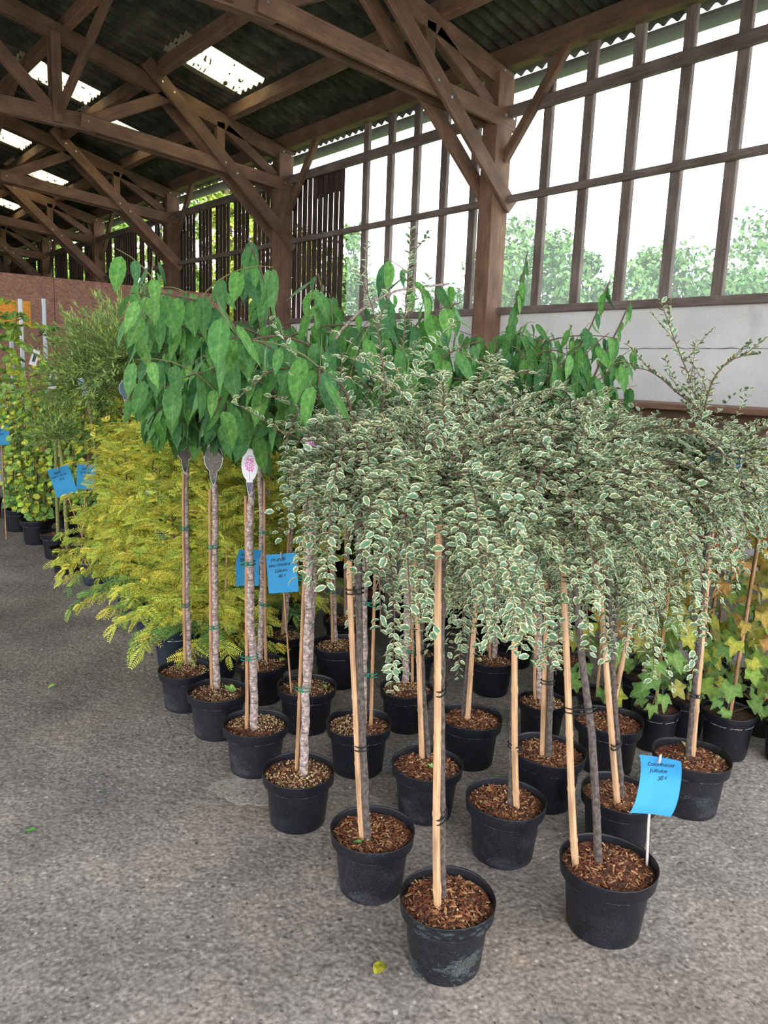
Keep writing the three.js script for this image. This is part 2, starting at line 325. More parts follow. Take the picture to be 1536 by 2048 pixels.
// ---------------------------------------------------------------- right wall: posts, rails, studs, boards, white base
{
  const w = structure('wall_right', 'open timber wall of studs and boards above a white base');
  const r = rng(9);
  const zFar = -44;
  const base = new THREE.BoxGeometry(0.16, 1.2, 49); base.translate(6.56, 1.68, -20.4);
  const buv = (g, k) => { const p = g.attributes.position, n = g.attributes.normal, uv = g.attributes.uv; for (let i = 0; i < p.count; i++) uv.setXY(i, (Math.abs(n.getX(i)) > 0.5 ? p.getZ(i) : p.getX(i)) * k, p.getY(i) * k); return g; };
  part('base_panel', buv(base, 0.4), plasterMat, w, 'white painted upper base panel');
  const base2 = new THREE.BoxGeometry(0.15, 1.07, 49); base2.translate(6.565, 0.535, -20.4);
  part('base_panel', buv(base2, 0.4), plasterMat, w);
  // ragged mortar line between the two panels
  const bead = []; for (let i = 0; i <= 180; i++) bead.push(V(6.478, 1.905 + 0.012 * noise.noise(i * 0.9, 3, 1) + 0.008 * noise.noise(i * 3.1, 1, 1), -0.5 - i * 0.05));
  part('crack', tube(bead, 0, (q) => 0.003 + 0.004 * Math.abs(noise.noise(q * 300, 0.5, 2)), 5), std({ color: lin(0.16, 0.15, 0.15), roughness: 1 }), w, 'dark ragged crack along the white wall');
  part('sill', timber(V(6.5, 2.305, 3.4), V(6.5, 2.305, zFar), 0.075, 0.17, V(1, 0, 0), 1), studMat[1], w);
  const rail = (y, d, m) => { let k = 0; for (let z = 3.4; z > zFar; z -= 4.1) part('rail', timber(V(6.44, y, z), V(6.44, y, Math.max(zFar, z - 4.1)), d, 0.06, V(1, 0, 0), ++k * 0.77), m, w); };
  rail(4.335, 0.115, studMat[1]); rail(3.46, 0.07, studMat[1]);
  for (let k = 0; k < TRUSS_Z.length - 1; k++) part('wall_plate', timber(V(6.43, 4.86, TRUSS_Z[k] + (k ? 0 : 1.2)), V(6.43, 4.86, TRUSS_Z[k + 1]), 0.2, 0.14, V(1, 0, 0), k), beamMat[1], w);
  TRUSS_Z.forEach((z, k) => {
    part('post', timber(V(6.36, 0, z), V(6.36, 4.68, z), 0.24, 0.21, V(0, 0, 1), k * 1.3), beamMat[k % 3], w);
    for (const s of [1, -1]) part('post_brace', timber(V(6.4, 3.86, z + s * 0.09), V(6.4, 4.8, z + s * 0.86), 0.1, 0.07, V(1, 0, 0), k + s), beamMat[1], w);
  });
  // studs every half metre in the open bays
  for (let z = 2.5; z > -9.0; z -= 0.502) {
    if (TRUSS_Z.some((t) => Math.abs(t - z) < 0.17)) continue;
    for (const [y0, y1] of [[2.34, 3.44], [3.48, 4.3], [4.36, 4.8]]) {
      const dz = (r() - 0.5) * 0.012;
      part('stud', timber(V(6.5, y0, z + dz), V(6.5, y1 + 0.02, z + dz), 0.055, 0.105, V(0, 0, 1), r() * 9), studMat[(r() * 2) | 0], w);
    }
  }
  // milky plastic sheets fixed outside the studs of the open bays
  const film = phys({ color: lin(0.86, 0.95, 1.0), roughness: 0.29, transmission: 0.96, thickness: 0, ior: 1.3, specularIntensity: 0.3, side: THREE.DoubleSide });
  for (let z = 2.75; z > -8.9; z -= 0.502) for (const [y0, y1] of [[2.35, 3.43], [3.49, 4.29]]) {
    const q = new THREE.PlaneGeometry(0.5, y1 - y0); q.rotateY(-Math.PI / 2); q.translate(6.565, (y0 + y1) / 2, Math.max(-8.77, z)); part('pane', q, film, w);
  }
  // close-set upright boards farther down, some of them missing
  const gone = new Set([19, 24, 29, 34, 46, 49, 52, 55, 66, 70, 76, 81, 90, 99, 104, 111]);
  for (let i = 0; i < 250; i++) {
    const z = -9.09 - i * 0.1315;
    if (gone.has(i) || (i > 115 && r() < 0.1)) continue;
    const low = 2.32, top = i < 10 || r() > 0.4 ? 4.42 : 4.37 + r() * 0.05;
    part('wall_board', timber(V(6.505, low, z), V(6.505, top, z), 0.008, 0.1135 + r() * 0.003, V(0, 0, 1), r() * 9), boardMat[(r() * 3) | 0], w);
  }
  for (let i = 0; i < 5; i++) part('wall_board', timber(V(6.53, 4.0 + r() * 0.04, -9.12 - i * 0.1315 - 0.06), V(6.53, 4.42, -9.12 - i * 0.1315 - 0.06), 0.012, 0.12, V(0, 0, 1), i), boardMat[1], w);
  shade(w);
  // the other walls
  const wl = structure('wall_left', 'far side wall of the barn, boarded beyond the open front bays');
  const lb = new THREE.BoxGeometry(0.12, 4.7, 33); lb.translate(-6.55, 2.35, -29); part('boarding', buv(lb, 0.6), boardMat[0], wl);
  TRUSS_Z.forEach((z, k) => part('post', timber(V(-6.36, 0, z), V(-6.36, 4.68, z), 0.24, 0.21, V(0, 0, 1), k), beamMat[k % 3], wl));
  part('wall_plate', timber(V(-6.43, 4.86, 3.4), V(-6.43, 4.86, -45), 0.2, 0.14, V(1, 0, 0), 3), beamMat[0], wl);
  shade(wl);
  const wb = structure('wall_back', 'closed boarded gable at the dark end of the barn');
  const gs = new THREE.Shape(); gs.moveTo(-6.6, 0); gs.lineTo(6.6, 0); gs.lineTo(6.6, roofY(6.6)); gs.lineTo(0, roofY(0)); gs.lineTo(-6.6, roofY(6.6)); gs.closePath();
  const gg = new THREE.ExtrudeGeometry(gs, { depth: 0.12, bevelEnabled: false }); gg.translate(0, 0, -45.6);
  part('boarding', gg, boardMat[0], wb); shade(wb);
}
// ---------------------------------------------------------------- osb partition and odds and ends at the back
{
  const t = thing('chipboard_partition', 'brown chipboard partition standing across the barn behind the left-hand shrubs', 'partition', V(0, 0, -12.3));
  for (const [x0, x1] of [[1.1, 3.6], [3.604, 6.1], [6.104, 6.4]]) {
    const g = new THREE.BoxGeometry(x1 - x0 - 0.004, 2.79, 0.022); g.translate((x0 + x1) / 2, 1.395, 0);
    const p = g.attributes.position, uv = g.attributes.uv; for (let i = 0; i < p.count; i++) uv.setXY(i, p.getX(i) * 0.62, p.getY(i) * 0.62);
    part('board', g, osbMat, t);
  }
  for (const x of [1.2, 2.4, 3.6, 4.8, 6.1]) part('batten', timber(V(x, 0, -0.04), V(x, 2.7, -0.04), 0.05, 0.05, V(1, 0, 0), x), beamMat[2], t);
  shade(t);
  const o = thing('orange_board', 'bright orange board fixed behind the metal uprights at the far left', 'board', V(2.42, 2.02, -10.82));
  const g = new THREE.BoxGeometry(0.9, 0.3, 0.03); g.translate(0, 0.15, 0); part('panel', g, std({ map: osbTex, color: lin(2.4, 1.9, 0.32), roughness: 0.7 }), o); shade(o);
  const k = thing('metal_rack', 'galvanised metal rack with upright posts behind the far left shrubs', 'rack', V(2.5, 0, -10.6));
  for (const [x, z] of [[-0.12, 0], [0.13, -0.25], [0.18, 0.05], [0.5, -0.1]]) part('upright', timber(V(x, 0, z), V(x, 2.3 + x * 0.12, z), 0.04, 0.05, V(1, 0, 0), 0), galvMat, k);
  for (const y of [0.3, 1.0]) { const s = new THREE.BoxGeometry(0.72, 0.03, 0.4); s.translate(0.19, y, -0.1); part('shelf', s, galvMat, k); }
  shade(k);
  // staging by the white wall
  const b = thing('wooden_staging', 'brown wooden staging table against the white wall behind the cotoneasters', 'table', V(5.9, 0, -3.6));
  for (let i = 0; i < 4; i++) part('plank', timber(V(-0.4 + i * 0.155, 1.42, 2.1), V(-0.4 + i * 0.155, 1.42, -2.6), 0.045, 0.15, V(1, 0, 0), i), beamMat[2], b);
  for (const z of [1.9, 0, -2.4]) for (const x of [-0.28, 0.14]) part('leg', timber(V(x, 0, z), V(x, 1.4, z), 0.07, 0.07, V(1, 0, 0), z), beamMat[1], b);
  for (const x of [-0.28, 0.14]) part('apron', timber(V(x, 1.3, 2.0), V(x, 1.3, -2.5), 0.18, 0.03, V(1, 0, 0), x), beamMat[0], b);
  shade(b);
  const pz = thing('metal_post', 'grey galvanised upright post in front of the white wall at right', 'post', V(5.35, 0, -2.22));
  part('upright', timber(V(0, 0, 0), V(0, 1.86, 0), 0.05, 0.05, V(1, 0, 0), 0), galvMat, pz);
  const bp = new THREE.BoxGeometry(0.16, 0.012, 0.16); bp.translate(0, 0.006, 0); part('base_plate', bp, galvMat, pz); shade(pz);
}
// ================================================================ plants: materials and leaf shapes
const CAM_R = V(0.773, 0, 0.634), TO_CAM = V(-0.634, 0, 0.773);
const rand = rng(20240), rr2 = (a, b) => a + rand() * (b - a);
const leafMap = (w, h, base, edge, vein, opt = {}) => canvasTex(w, h, (c) => {
  const r = rng(opt.seed ?? 3);
  c.fillStyle = edge; c.fillRect(0, 0, w, h);
  if (opt.margin) {
    c.fillStyle = base; c.beginPath();
    for (let i = 0; i <= 60; i++) { const a = i / 60 * Math.PI * 2, q = 1 + 0.1 * Math.sin(a * 5 + 1) + 0.06 * Math.sin(a * 9); const x = w / 2 + Math.cos(a) * w * opt.margin * q, y = h * 0.5 + Math.sin(a) * h * 0.42 * q; i ? c.lineTo(x, y) : c.moveTo(x, y); }
    c.fill();
    c.fillStyle = opt.inner; c.beginPath(); c.ellipse(w * 0.47, h * 0.52, w * opt.margin * 0.55, h * 0.3, 0, 0, 7); c.fill();
  } else { c.fillStyle = base; c.fillRect(0, 0, w, h); for (let i = 0; i < 240; i++) { c.fillStyle = r() < 0.5 ? 'rgba(0,0,0,0.05)' : 'rgba(255,255,160,0.05)'; c.beginPath(); c.arc(r() * w, r() * h, 2 + r() * w * 0.12, 0, 7); c.fill(); } }
  c.strokeStyle = vein; c.lineWidth = Math.max(1, w / 42); c.beginPath(); c.moveTo(w / 2, 0); c.lineTo(w / 2, h); c.stroke();
  if (opt.sides) { c.globalAlpha = 0.6; c.lineWidth = Math.max(1, w / 90); for (let i = 1; i < opt.sides; i++) { const y = h - i / opt.sides * h; for (const s of [-1, 1]) { c.beginPath(); c.moveTo(w / 2, y); c.quadraticCurveTo(w / 2 + s * w * 0.28, y - h * 0.05, w / 2 + s * w * 0.5, y - h * 0.13); c.stroke(); } } }
  if (opt.holes) for (let i = 0; i < opt.holes; i++) { c.fillStyle = 'rgba(96,72,40,0.8)'; c.beginPath(); c.ellipse(w * (0.2 + r() * 0.6), h * (0.2 + r() * 0.6), 2 + r() * 5, 3 + r() * 6, r() * 3, 0, 7); c.fill(); }
});
const tints = (tex, cols, o = {}) => cols.map((c) => phys({ map: tex, color: c, roughness: 0.86, transmission: 0.28, thickness: 0, side: THREE.DoubleSide, ...o }));
const plainTints = (tex, cols, o = {}) => cols.map((c) => std({ map: tex, color: c, roughness: 0.6, side: THREE.DoubleSide, ...o }));
// leaf blade: y runs to the tip, z is the upper face
function leafGeo(L, W, n, shape, fold = 0.25, curl = 0.15, wave = 0) {
  const pos = [], uv = [], idx = [];
  for (let i = 0; i <= n; i++) {
    const t = i / n, w = shape(t) * W / 2, y = L * t * (1 - 0.12 * curl * t), z = -curl * L * t * t;
    const j = wave ? (i % 2 ? 1 + wave : 1 - wave) : 1, wz = wave ? Math.sin(t * 11) * wave * W * 0.4 : 0;
    pos.push(-w * j, y, z + fold * w + wz, 0, y, z, w * j, y, z + fold * w - wz);
    uv.push(0.5 - 0.5 * shape(t), t, 0.5, t, 0.5 + 0.5 * shape(t), t);
  }
  for (let i = 0; i < n; i++) { const a = i * 3; idx.push(a, a + 1, a + 3, a + 3, a + 1, a + 4, a + 1, a + 2, a + 4, a + 4, a + 2, a + 5); }
  const g = new THREE.BufferGeometry();
  g.setAttribute('position', new THREE.Float32BufferAttribute(pos, 3)); g.setAttribute('uv', new THREE.Float32BufferAttribute(uv, 2)); g.setIndex(idx); g.computeVertexNormals();
  return g;
}
const oval = (p, q) => (t) => Math.pow(Math.sin(Math.PI * Math.pow(t, p)), q);
const tipped = (a, b) => (t) => Math.pow(Math.sin(Math.PI * Math.pow(t, a)), b) * (t > 0.72 ? 1 - 0.5 * Math.sin(Math.PI * (t - 0.72) / 0.28 * 0.9) * 0.7 : 1);
// a flat lobed leaf (maple); y to the tip of the middle lobe
function lobedGeo(S, lobes, depth, droop) {
  const pts = [];
  const n = 30;
  for (let i = 0; i <= n; i++) {
    const a = -2.55 + i / n * 5.1;
    let r = 0.52; for (const [la, lr, lw] of lobes) r = Math.max(r, lr * (1 - Math.abs(a - la) / lw * depth) );
    if (i === 0 || i === n) r *= 0.55;
    pts.push([Math.sin(a) * r * S, (Math.cos(a) * r + 0.12) * S]);
  }
  const pos = [0, 0, 0], uv = [0.5, 0.1], idx = [];
  pts.forEach(([x, y]) => { const d = Math.hypot(x, y); pos.push(x, y, -droop * d * d / S + 0.18 * Math.abs(x)); uv.push(0.5 + x / S * 0.45, 0.12 + y / S * 0.75); });
  for (let i = 1; i < pts.length; i++) idx.push(0, i + 1, i);
  const g = new THREE.BufferGeometry();
  g.setAttribute('position', new THREE.Float32BufferAttribute(pos, 3)); g.setAttribute('uv', new THREE.Float32BufferAttribute(uv, 2)); g.setIndex(idx); g.computeVertexNormals();
  return g;
}
// flat feather of narrow leaflets
function frondGeo(L, pairs, w, curl) {
  const pos = [], idx = [], uv = [];
  const quad = (a, b, c, d) => { const k = pos.length / 3; pos.push(...a, ...b, ...c, ...d); uv.push(0.4, 0, 0.6, 0, 0.6, 1, 0.4, 1); idx.push(k, k + 1, k + 2, k, k + 2, k + 3); };
  const zc = (t) => -curl * L * t * t;
  for (let i = 0; i < pairs; i++) {
    const t = (i + 0.6) / pairs, y = t * L, ln = w * (0.6 + 0.5 * Math.sin(Math.PI * (0.1 + 0.85 * t))) * (1 - 0.3 * t), h = L / pairs * 0.27;
    for (const s of [-1, 1]) quad([0, y - h * 0.5, zc(t)], [s * ln * 0.55, y + ln * 0.16 - h, zc(t) + 0.003 * (i % 2)], [s * ln, y + ln * 0.5, zc(t) - 0.004], [s * ln * 0.5, y + ln * 0.24 + h, zc(t) + 0.003]);
  }
  quad([-0.001, 0, 0], [0.001, 0, 0], [0.0008, L, zc(1)], [-0.0008, L, zc(1)]);
  const g = new THREE.BufferGeometry();
  g.setAttribute('position', new THREE.Float32BufferAttribute(pos, 3)); g.setAttribute('uv', new THREE.Float32BufferAttribute(uv, 2)); g.setIndex(idx); g.computeVertexNormals();
  return g;
}
const _x = V(0, 0, 0), _y = V(0, 0, 0), _z = V(0, 0, 0);
function place(pos, axis, up, s, sw = 1) {
  _y.copy(axis).normalize(); _x.crossVectors(_y, up); if (_x.lengthSq() < 1e-5) _x.set(1, 0.2, 0.1).cross(_y); _x.normalize(); _z.crossVectors(_x, _y);
  return new THREE.Matrix4().makeBasis(_x.clone().multiplyScalar(s * sw), _y.clone().multiplyScalar(s), _z.clone().multiplyScalar(s)).setPosition(pos);
}
// the leaves nearest the viewer become parts of their own, the rest one part
function leafSet(plant, list, geos, mats, cols, most = 300, name = 'leaf') {
  const o = plant.position, p = V(0, 0, 0);
  for (const l of list) { p.setFromMatrixPosition(l.m).add(o); l.d = p.distanceTo(EYE) / (l.big ?? 1); }
  list.sort((a, b) => a.d - b.d);
  const own = list.slice(0, most), rest = list.slice(most);
  for (const l of own) { const m = new THREE.Mesh(geos[l.g % geos.length], mats[l.c % mats.length]); m.name = name; l.m.decompose(m.position, m.quaternion, m.scale); plant.add(m); }
  for (let gi = 0; gi < geos.length && rest.length; gi++) {
    const mine = rest.filter((l) => l.g % geos.length === gi); if (!mine.length) continue;
    const im = new THREE.InstancedMesh(geos[gi], mats.base, mine.length); im.name = 'foliage'; im.userData.kind = 'stuff';
    mine.forEach((l, i) => { im.setMatrixAt(i, l.m); const c = cols[l.c % cols.length], k = 0.88 + rand() * 0.24; im.setColorAt(i, new THREE.Color().setRGB(c.r * k, c.g * k, c.b * k)); });
    plant.add(im);
  }
}
function kit(tex, cols, o, maker = tints) { const m = maker(tex, cols, o); m.base = maker(tex, [lin(1, 1, 1)], o)[0]; return m; }

const cotTex = leafMap(64, 128, 'rgb(108,136,112)', 'rgb(234,228,194)', 'rgb(146,164,136)', { margin: 0.37, inner: 'rgb(84,118,94)' });
const COT_COLS = [lin(1.04, 1, 0.93), lin(0.93, 0.92, 0.82), lin(1.15, 1.06, 0.9), lin(1.14, 0.98, 0.8), lin(0.88, 0.93, 0.82)];
const cotMats = kit(cotTex, COT_COLS, { roughness: 0.55 }, plainTints);
const cotGeos = [leafGeo(0.029, 0.0155, 4, oval(0.9, 0.62), 0.22, 0.12), leafGeo(0.026, 0.0155, 4, oval(0.85, 0.55), 0.5, -0.12)];
const cherryTex = leafMap(128, 256, 'rgb(72,134,62)', 'rgb(90,150,70)', 'rgb(124,170,92)', { sides: 8, seed: 8 });
const CHERRY_COLS = [lin(0.95, 0.98, 0.95), lin(0.62, 0.72, 0.66), lin(0.46, 0.64, 0.76), lin(1.5, 1.3, 1.1), lin(0.78, 0.88, 0.72), lin(1.05, 1.08, 0.7)];
const cherryMats = kit(cherryTex, CHERRY_COLS, { roughness: 0.8, transmission: 0.3 });
const cherryGeos = [leafGeo(0.15, 0.07, 11, tipped(0.72, 0.66), 0.2, 0.16, 0.03), leafGeo(0.13, 0.056, 11, tipped(0.66, 0.72), 0.4, 0.3, 0.045), leafGeo(0.155, 0.066, 11, tipped(0.68, 0.7), 0.14, -0.1, 0.035)];
const roundTex = leafMap(96, 96, 'rgb(112,152,66)', 'rgb(120,150,70)', 'rgb(160,184,104)', { sides: 5, seed: 12 });
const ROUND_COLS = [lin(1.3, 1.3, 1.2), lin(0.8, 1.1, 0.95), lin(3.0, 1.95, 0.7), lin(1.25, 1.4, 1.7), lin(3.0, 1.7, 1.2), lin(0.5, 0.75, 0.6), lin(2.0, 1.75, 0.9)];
const roundMats = kit(roundTex, ROUND_COLS, { roughness: 0.75 }, plainTints);
const roundGeos = [leafGeo(0.058, 0.054, 6, oval(0.72, 0.5), 0.25, 0.2), leafGeo(0.052, 0.046, 6, oval(0.8, 0.55), 0.3, -0.15)];
const goldTex = leafMap(32, 64, 'rgb(240,236,84)', 'rgb(240,236,84)', 'rgb(246,240,130)', { seed: 15 });
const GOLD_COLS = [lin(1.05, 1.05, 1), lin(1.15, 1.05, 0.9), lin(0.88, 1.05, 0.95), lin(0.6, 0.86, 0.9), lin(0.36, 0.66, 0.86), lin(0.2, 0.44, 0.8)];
const goldMats = kit(goldTex, GOLD_COLS, { roughness: 0.8 }, plainTints);
const goldGeos = [frondGeo(0.085, 10, 0.024, 0.3), frondGeo(0.07, 9, 0.021, 0.6)];
const willowTex = leafMap(32, 128, 'rgb(126,148,84)', 'rgb(126,148,84)', 'rgb(160,176,116)', { seed: 19 });
const WILLOW_COLS = [lin(1.4, 1.4, 1.4), lin(0.9, 1.15, 1.0), lin(1.9, 1.7, 1.1), lin(0.7, 0.95, 0.8), lin(1.8, 1.8, 1.9)];
const willowMats = kit(willowTex, WILLOW_COLS, { roughness: 0.8 }, plainTints);
const willowGeos = [leafGeo(0.05, 0.009, 3, oval(0.8, 0.7), 0.2, 0.2)];
const mapleTex = leafMap(128, 128, 'rgb(104,138,62)', 'rgb(104,138,62)', 'rgb(146,166,96)', { sides: 5, seed: 22 });
const MAPLE_COLS = [lin(0.85, 1, 0.85), lin(0.6, 0.82, 0.7), lin(1.8, 1.2, 0.5), lin(2.0, 0.95, 0.62), lin(1.9, 0.62, 0.55), lin(1.5, 0.95, 0.7), lin(1.2, 1.2, 0.7)];
const mapleMats = kit(mapleTex, MAPLE_COLS, {});
const MLOBES = [[0, 1, 0.62], [1.0, 0.82, 0.56], [-1.0, 0.82, 0.56], [1.95, 0.55, 0.5], [-1.95, 0.55, 0.5]];
const mapleGeos = [lobedGeo(0.075, MLOBES, 0.55, 0.35), lobedGeo(0.065, MLOBES, 0.62, 0.6), lobedGeo(0.07, MLOBES, 0.5, 0.1)];
const darkTex = leafMap(64, 96, 'rgb(58,92,50)', 'rgb(58,92,50)', 'rgb(96,126,80)', { sides: 6, seed: 25 });

// bark, canes
const barkTex = (a, b, seed, rings) => canvasTex(64, 512, (c, w, h) => {
  const r = rng(seed), im = c.createImageData(w, h);
  for (let y = 0; y < h; y++) for (let x = 0; x < w; x++) { const k = 1 + pf(x / w, y / h, 6, 30, seed, 4) * 0.7 + pn(x / w, y / h, 12, rings ? 170 : 20, seed + 2) * 0.22, i = (y * w + x) * 4; im.data[i] = a[0] * k; im.data[i + 1] = a[1] * k; im.data[i + 2] = a[2] * k; im.data[i + 3] = 255; }
  c.putImageData(im, 0, 0);
  for (let i = 0; i < (rings ? 70 : 30); i++) { c.fillStyle = `rgba(${b},${0.35 + r() * 0.4})`; c.fillRect(r() * w, r() * h, rings ? 8 + r() * 26 : 2 + r() * 4, 1 + r() * 2.4); }
});
const cherryBark = std({ map: barkTex([160, 142, 136], '66,50,44', 3, true), roughness: 0.7 });
const cotBark = std({ map: barkTex([84, 74, 70], '150,140,130', 5, false), roughness: 0.85 });
const oliveBark = std({ map: barkTex([128, 128, 70], '80,84,50', 7, false), roughness: 0.7 });
const twigBark = std({ color: lin(0.13, 0.075, 0.055), roughness: 0.8 });
const greenTwig = std({ color: lin(0.16, 0.17, 0.06), roughness: 0.8 });
for (const m of [cherryBark, cotBark, oliveBark]) m.map.repeat.set(1, 2.2);
const caneTex = canvasTex(64, 1024, (c, w, h) => {
  const r = rng(61), im = c.createImageData(w, h);
  for (let y = 0; y < h; y++) for (let x = 0; x < w; x++) { const k = 1 + pn(x / w, y / h, 16, 5, 3) * 0.18 + pf(x / w, y / h, 3, 8, 6, 3) * 0.25, i = (y * w + x) * 4; im.data[i] = Math.min(255, 192 * k); im.data[i + 1] = 152 * k; im.data[i + 2] = 116 * k; im.data[i + 3] = 255; }
  c.putImageData(im, 0, 0);
  for (let i = 0; i < 60; i++) { c.fillStyle = `rgba(90,60,36,${r() * 0.5})`; c.fillRect(r() * w, r() * h, 1 + r() * 4, 1 + r() * 6); }
});
const caneMat = [std({ map: caneTex, roughness: 0.5 }), std({ map: caneTex, roughness: 0.55, color: lin(0.78, 0.72, 0.66) })];
function caneGeo(a, b, r, seed) {
  const q = rng(seed), L = a.distanceTo(b), pts = [], rad = [];
  let next = 0.05 + q() * 0.1;
  const steps = Math.ceil(L / 0.012), side = V(q() - 0.5, 0, q() - 0.5).multiplyScalar(0.018);
  for (let i = 0; i <= steps; i++) {
    const t = i / steps, d = t * L, off = Math.abs(d - next);
    if (d > next + 0.02) next += 0.15 + q() * 0.07;
    pts.push(a.clone().lerp(b, t).addScaledVector(side, Math.sin(t * Math.PI) + 0.3 * Math.sin(t * 9)));
    rad.push(r * (1 - 0.22 * t) * (off < 0.007 ? 1.16 : off < 0.014 ? 0.95 : 1));
  }
  return tube(pts, 0, (t) => rad[Math.round(t * steps)], 8, 1.3);
}
function tieGeo(c, q, r) {
  const d = V(q.x - c.x, 0, q.z - c.z), gap = d.length() / 2, gs = [], ang = Math.atan2(-d.z, d.x), mid = c.clone().lerp(q, 0.5);
  for (const dy of [-0.007, 0.006]) { const g = new THREE.TorusGeometry(r, 0.0021, 5, 18); g.rotateX(Math.PI / 2); g.scale((gap + r) / r, 1, 1); g.rotateZ(0.12); g.rotateY(ang); g.translate(mid.x, c.y + dy, mid.z); gs.push(g); }
  const k = new THREE.SphereGeometry(0.006, 6, 5); k.translate(mid.x + TO_CAM.x * r, c.y, mid.z + TO_CAM.z * r); gs.push(k);
  return mergeGeometries(gs.map((g) => g.toNonIndexed()));
}
const blackTie = std({ color: lin(0.012, 0.012, 0.014), roughness: 0.5 }), greenTie = std({ color: lin(0.01, 0.2, 0.13), roughness: 0.45 });

// ---- pots
const potTex = (seed, dust, green) => canvasTex(768, 384, (c, w, h) => {
  const r = rng(seed), im = c.createImageData(w, h);
  for (let y = 0; y < h; y++) for (let x = 0; x < w; x++) {
    const u = x / w, v = 1 - y / h, i = (y * w + x) * 4;
    const patch = pf(u, v, 5, 3, seed, 5), grain = r(), film = pf(u, v, 40, 20, seed + 4, 2);
    let k = 13 + pf(u, v, 14, 8, seed + 9, 3) * 9;
    const speck = grain > 0.985 - dust * (0.07 + 0.4 * Math.max(0, patch + 0.02)) * (v < 0.76 ? 1 : 0.25) ? 26 + r() * 84 * (0.6 + dust) : 0;
    const mud = patch * 1.5 + film * 0.9 + (v < 0.5 ? 0.16 : -0.2);
    const m = mud > 0.22 ? Math.min(1, (mud - 0.22) * 5) * dust * (0.35 + grain * 0.65) : 0;
    const g = green && mud > 0.12 ? Math.min(1, (mud - 0.12) * 4) * (0.3 + grain * 0.6) : 0;
    im.data[i] = k * 0.78 + speck + m * 30 + g * 48; im.data[i + 1] = k * 0.98 + speck * 0.98 + m * 29.5 + g * 54; im.data[i + 2] = k * 1.65 + speck * 0.98 + m * 28 + g * 42; im.data[i + 3] = 255;
  }
  c.putImageData(im, 0, 0);
  for (let i = 0; i < 900 + dust * 1900; i++) { const y = Math.pow(r(), 0.7), k = 70 + r() * 110; c.fillStyle = `rgba(${k | 0},${k * 0.98 | 0},${k * 0.96 | 0},${0.25 + r() * 0.6})`; c.beginPath(); c.arc(r() * w, h * (0.24 + 0.76 * y), 0.5 + r() * r() * 1.5, 0, 7); c.fill(); }
  // broken chalky line along the ledge of the rim
  for (let x = 0; x < w; x += 3) { if (pf(x / w, 0.3, 9, 3, seed + 2, 3) > -0.12) { c.fillStyle = `rgba(206,206,214,${0.25 + r() * 0.5})`; c.fillRect(x, h * (1 - 0.787) + (r() - 0.5) * 4, 4, 3 + r() * 6); } }
});
const potMats = [std({ map: potTex(2, 0.35, false), roughness: 0.42 }), std({ map: potTex(6, 0.75, false), roughness: 0.5 }), std({ map: potTex(11, 0.55, true), roughness: 0.5 }), std({ map: potTex(17, 0.12, false), roughness: 0.38 })];
const bluePot = std({ map: potTex(23, 0.2, false), color: lin(2.3, 2.75, 3.0), roughness: 0.5 });
function lathePot(profile, h, dent, seed) {
  const g = new THREE.LatheGeometry(profile.map(([x, y]) => new THREE.Vector2(x, y)), 56);
  const p = g.attributes.position, uv = g.attributes.uv;
  for (let i = 0; i < p.count; i++) {
    const x = p.getX(i), y = p.getY(i), z = p.getZ(i), a = Math.atan2(z, x), k = Math.pow(Math.max(0, y / h), 2);
    const e = 1 + dent * k * (Math.sin(a * 2 + seed) * 0.6 + Math.sin(a * 3 + seed * 2.1) * 0.4);
    p.setXYZ(i, x * e, y + dent * k * 0.1 * Math.sin(a * 3 + seed * 1.7), z * e); uv.setY(i, y / h);
  }
  g.computeVertexNormals();
  return g;
}
const POT = [[0, 0.004], [0.08, 0.004], [0.084, 0], [0.0945, 0], [0.098, 0.004], [0.1, 0.02], [0.1125, 0.15], [0.114, 0.1535], [0.1245, 0.1555], [0.1275, 0.159], [0.1305, 0.193], [0.1312, 0.1965], [0.1296, 0.1985], [0.1275, 0.1965], [0.1262, 0.19], [0.1235, 0.164], [0.12, 0.15]];
const STRAIGHT = [[0, 0.004], [0.072, 0.004], [0.078, 0], [0.084, 0.004], [0.088, 0.03], [0.101, 0.172], [0.1085, 0.175], [0.11, 0.179], [0.1112, 0.2], [0.1095, 0.203], [0.107, 0.2], [0.1055, 0.19], [0.102, 0.15]];
const potGeos = [0, 1, 2, 3].map((k) => lathePot(POT, 0.1985, [0.012, 0.03, 0.045, 0.02][k], k * 1.9));
const straightGeos = [0, 1].map((k) => lathePot(STRAIGHT, 0.203, 0.015, k * 2.3 + 1));
const soilTex = canvasTex(512, 512, (c, w, h) => {
  const r = rng(41), im = c.createImageData(w, h);
  for (let y = 0; y < h; y++) for (let x = 0; x < w; x++) { const k = 1 + pf(x / w, y / h, 7, 7, 3, 4) * 0.8 + pn(x / w, y / h, 90, 90, 5) * 0.5, i = (y * w + x) * 4; im.data[i] = Math.max(0, 96 * k); im.data[i + 1] = Math.max(0, 62 * k); im.data[i + 2] = Math.max(0, 46 * k); im.data[i + 3] = 255; }
  c.putImageData(im, 0, 0);
  for (let i = 0; i < 1800; i++) { c.save(); c.translate(r() * w, r() * h); c.rotate(r() * 7); const t = r(); c.fillStyle = t < 0.4 ? 'rgba(150,96,66,0.8)' : t < 0.7 ? 'rgba(54,34,26,0.8)' : 'rgba(184,140,104,0.7)'; c.fillRect(0, 0, 4 + r() * 14, 1 + r() * 3); c.restore(); }
});
const soilMats = [std({ map: soilTex, roughness: 0.95 }), std({ map: soilTex, roughness: 0.95, color: lin(0.45, 0.42, 0.42) })];
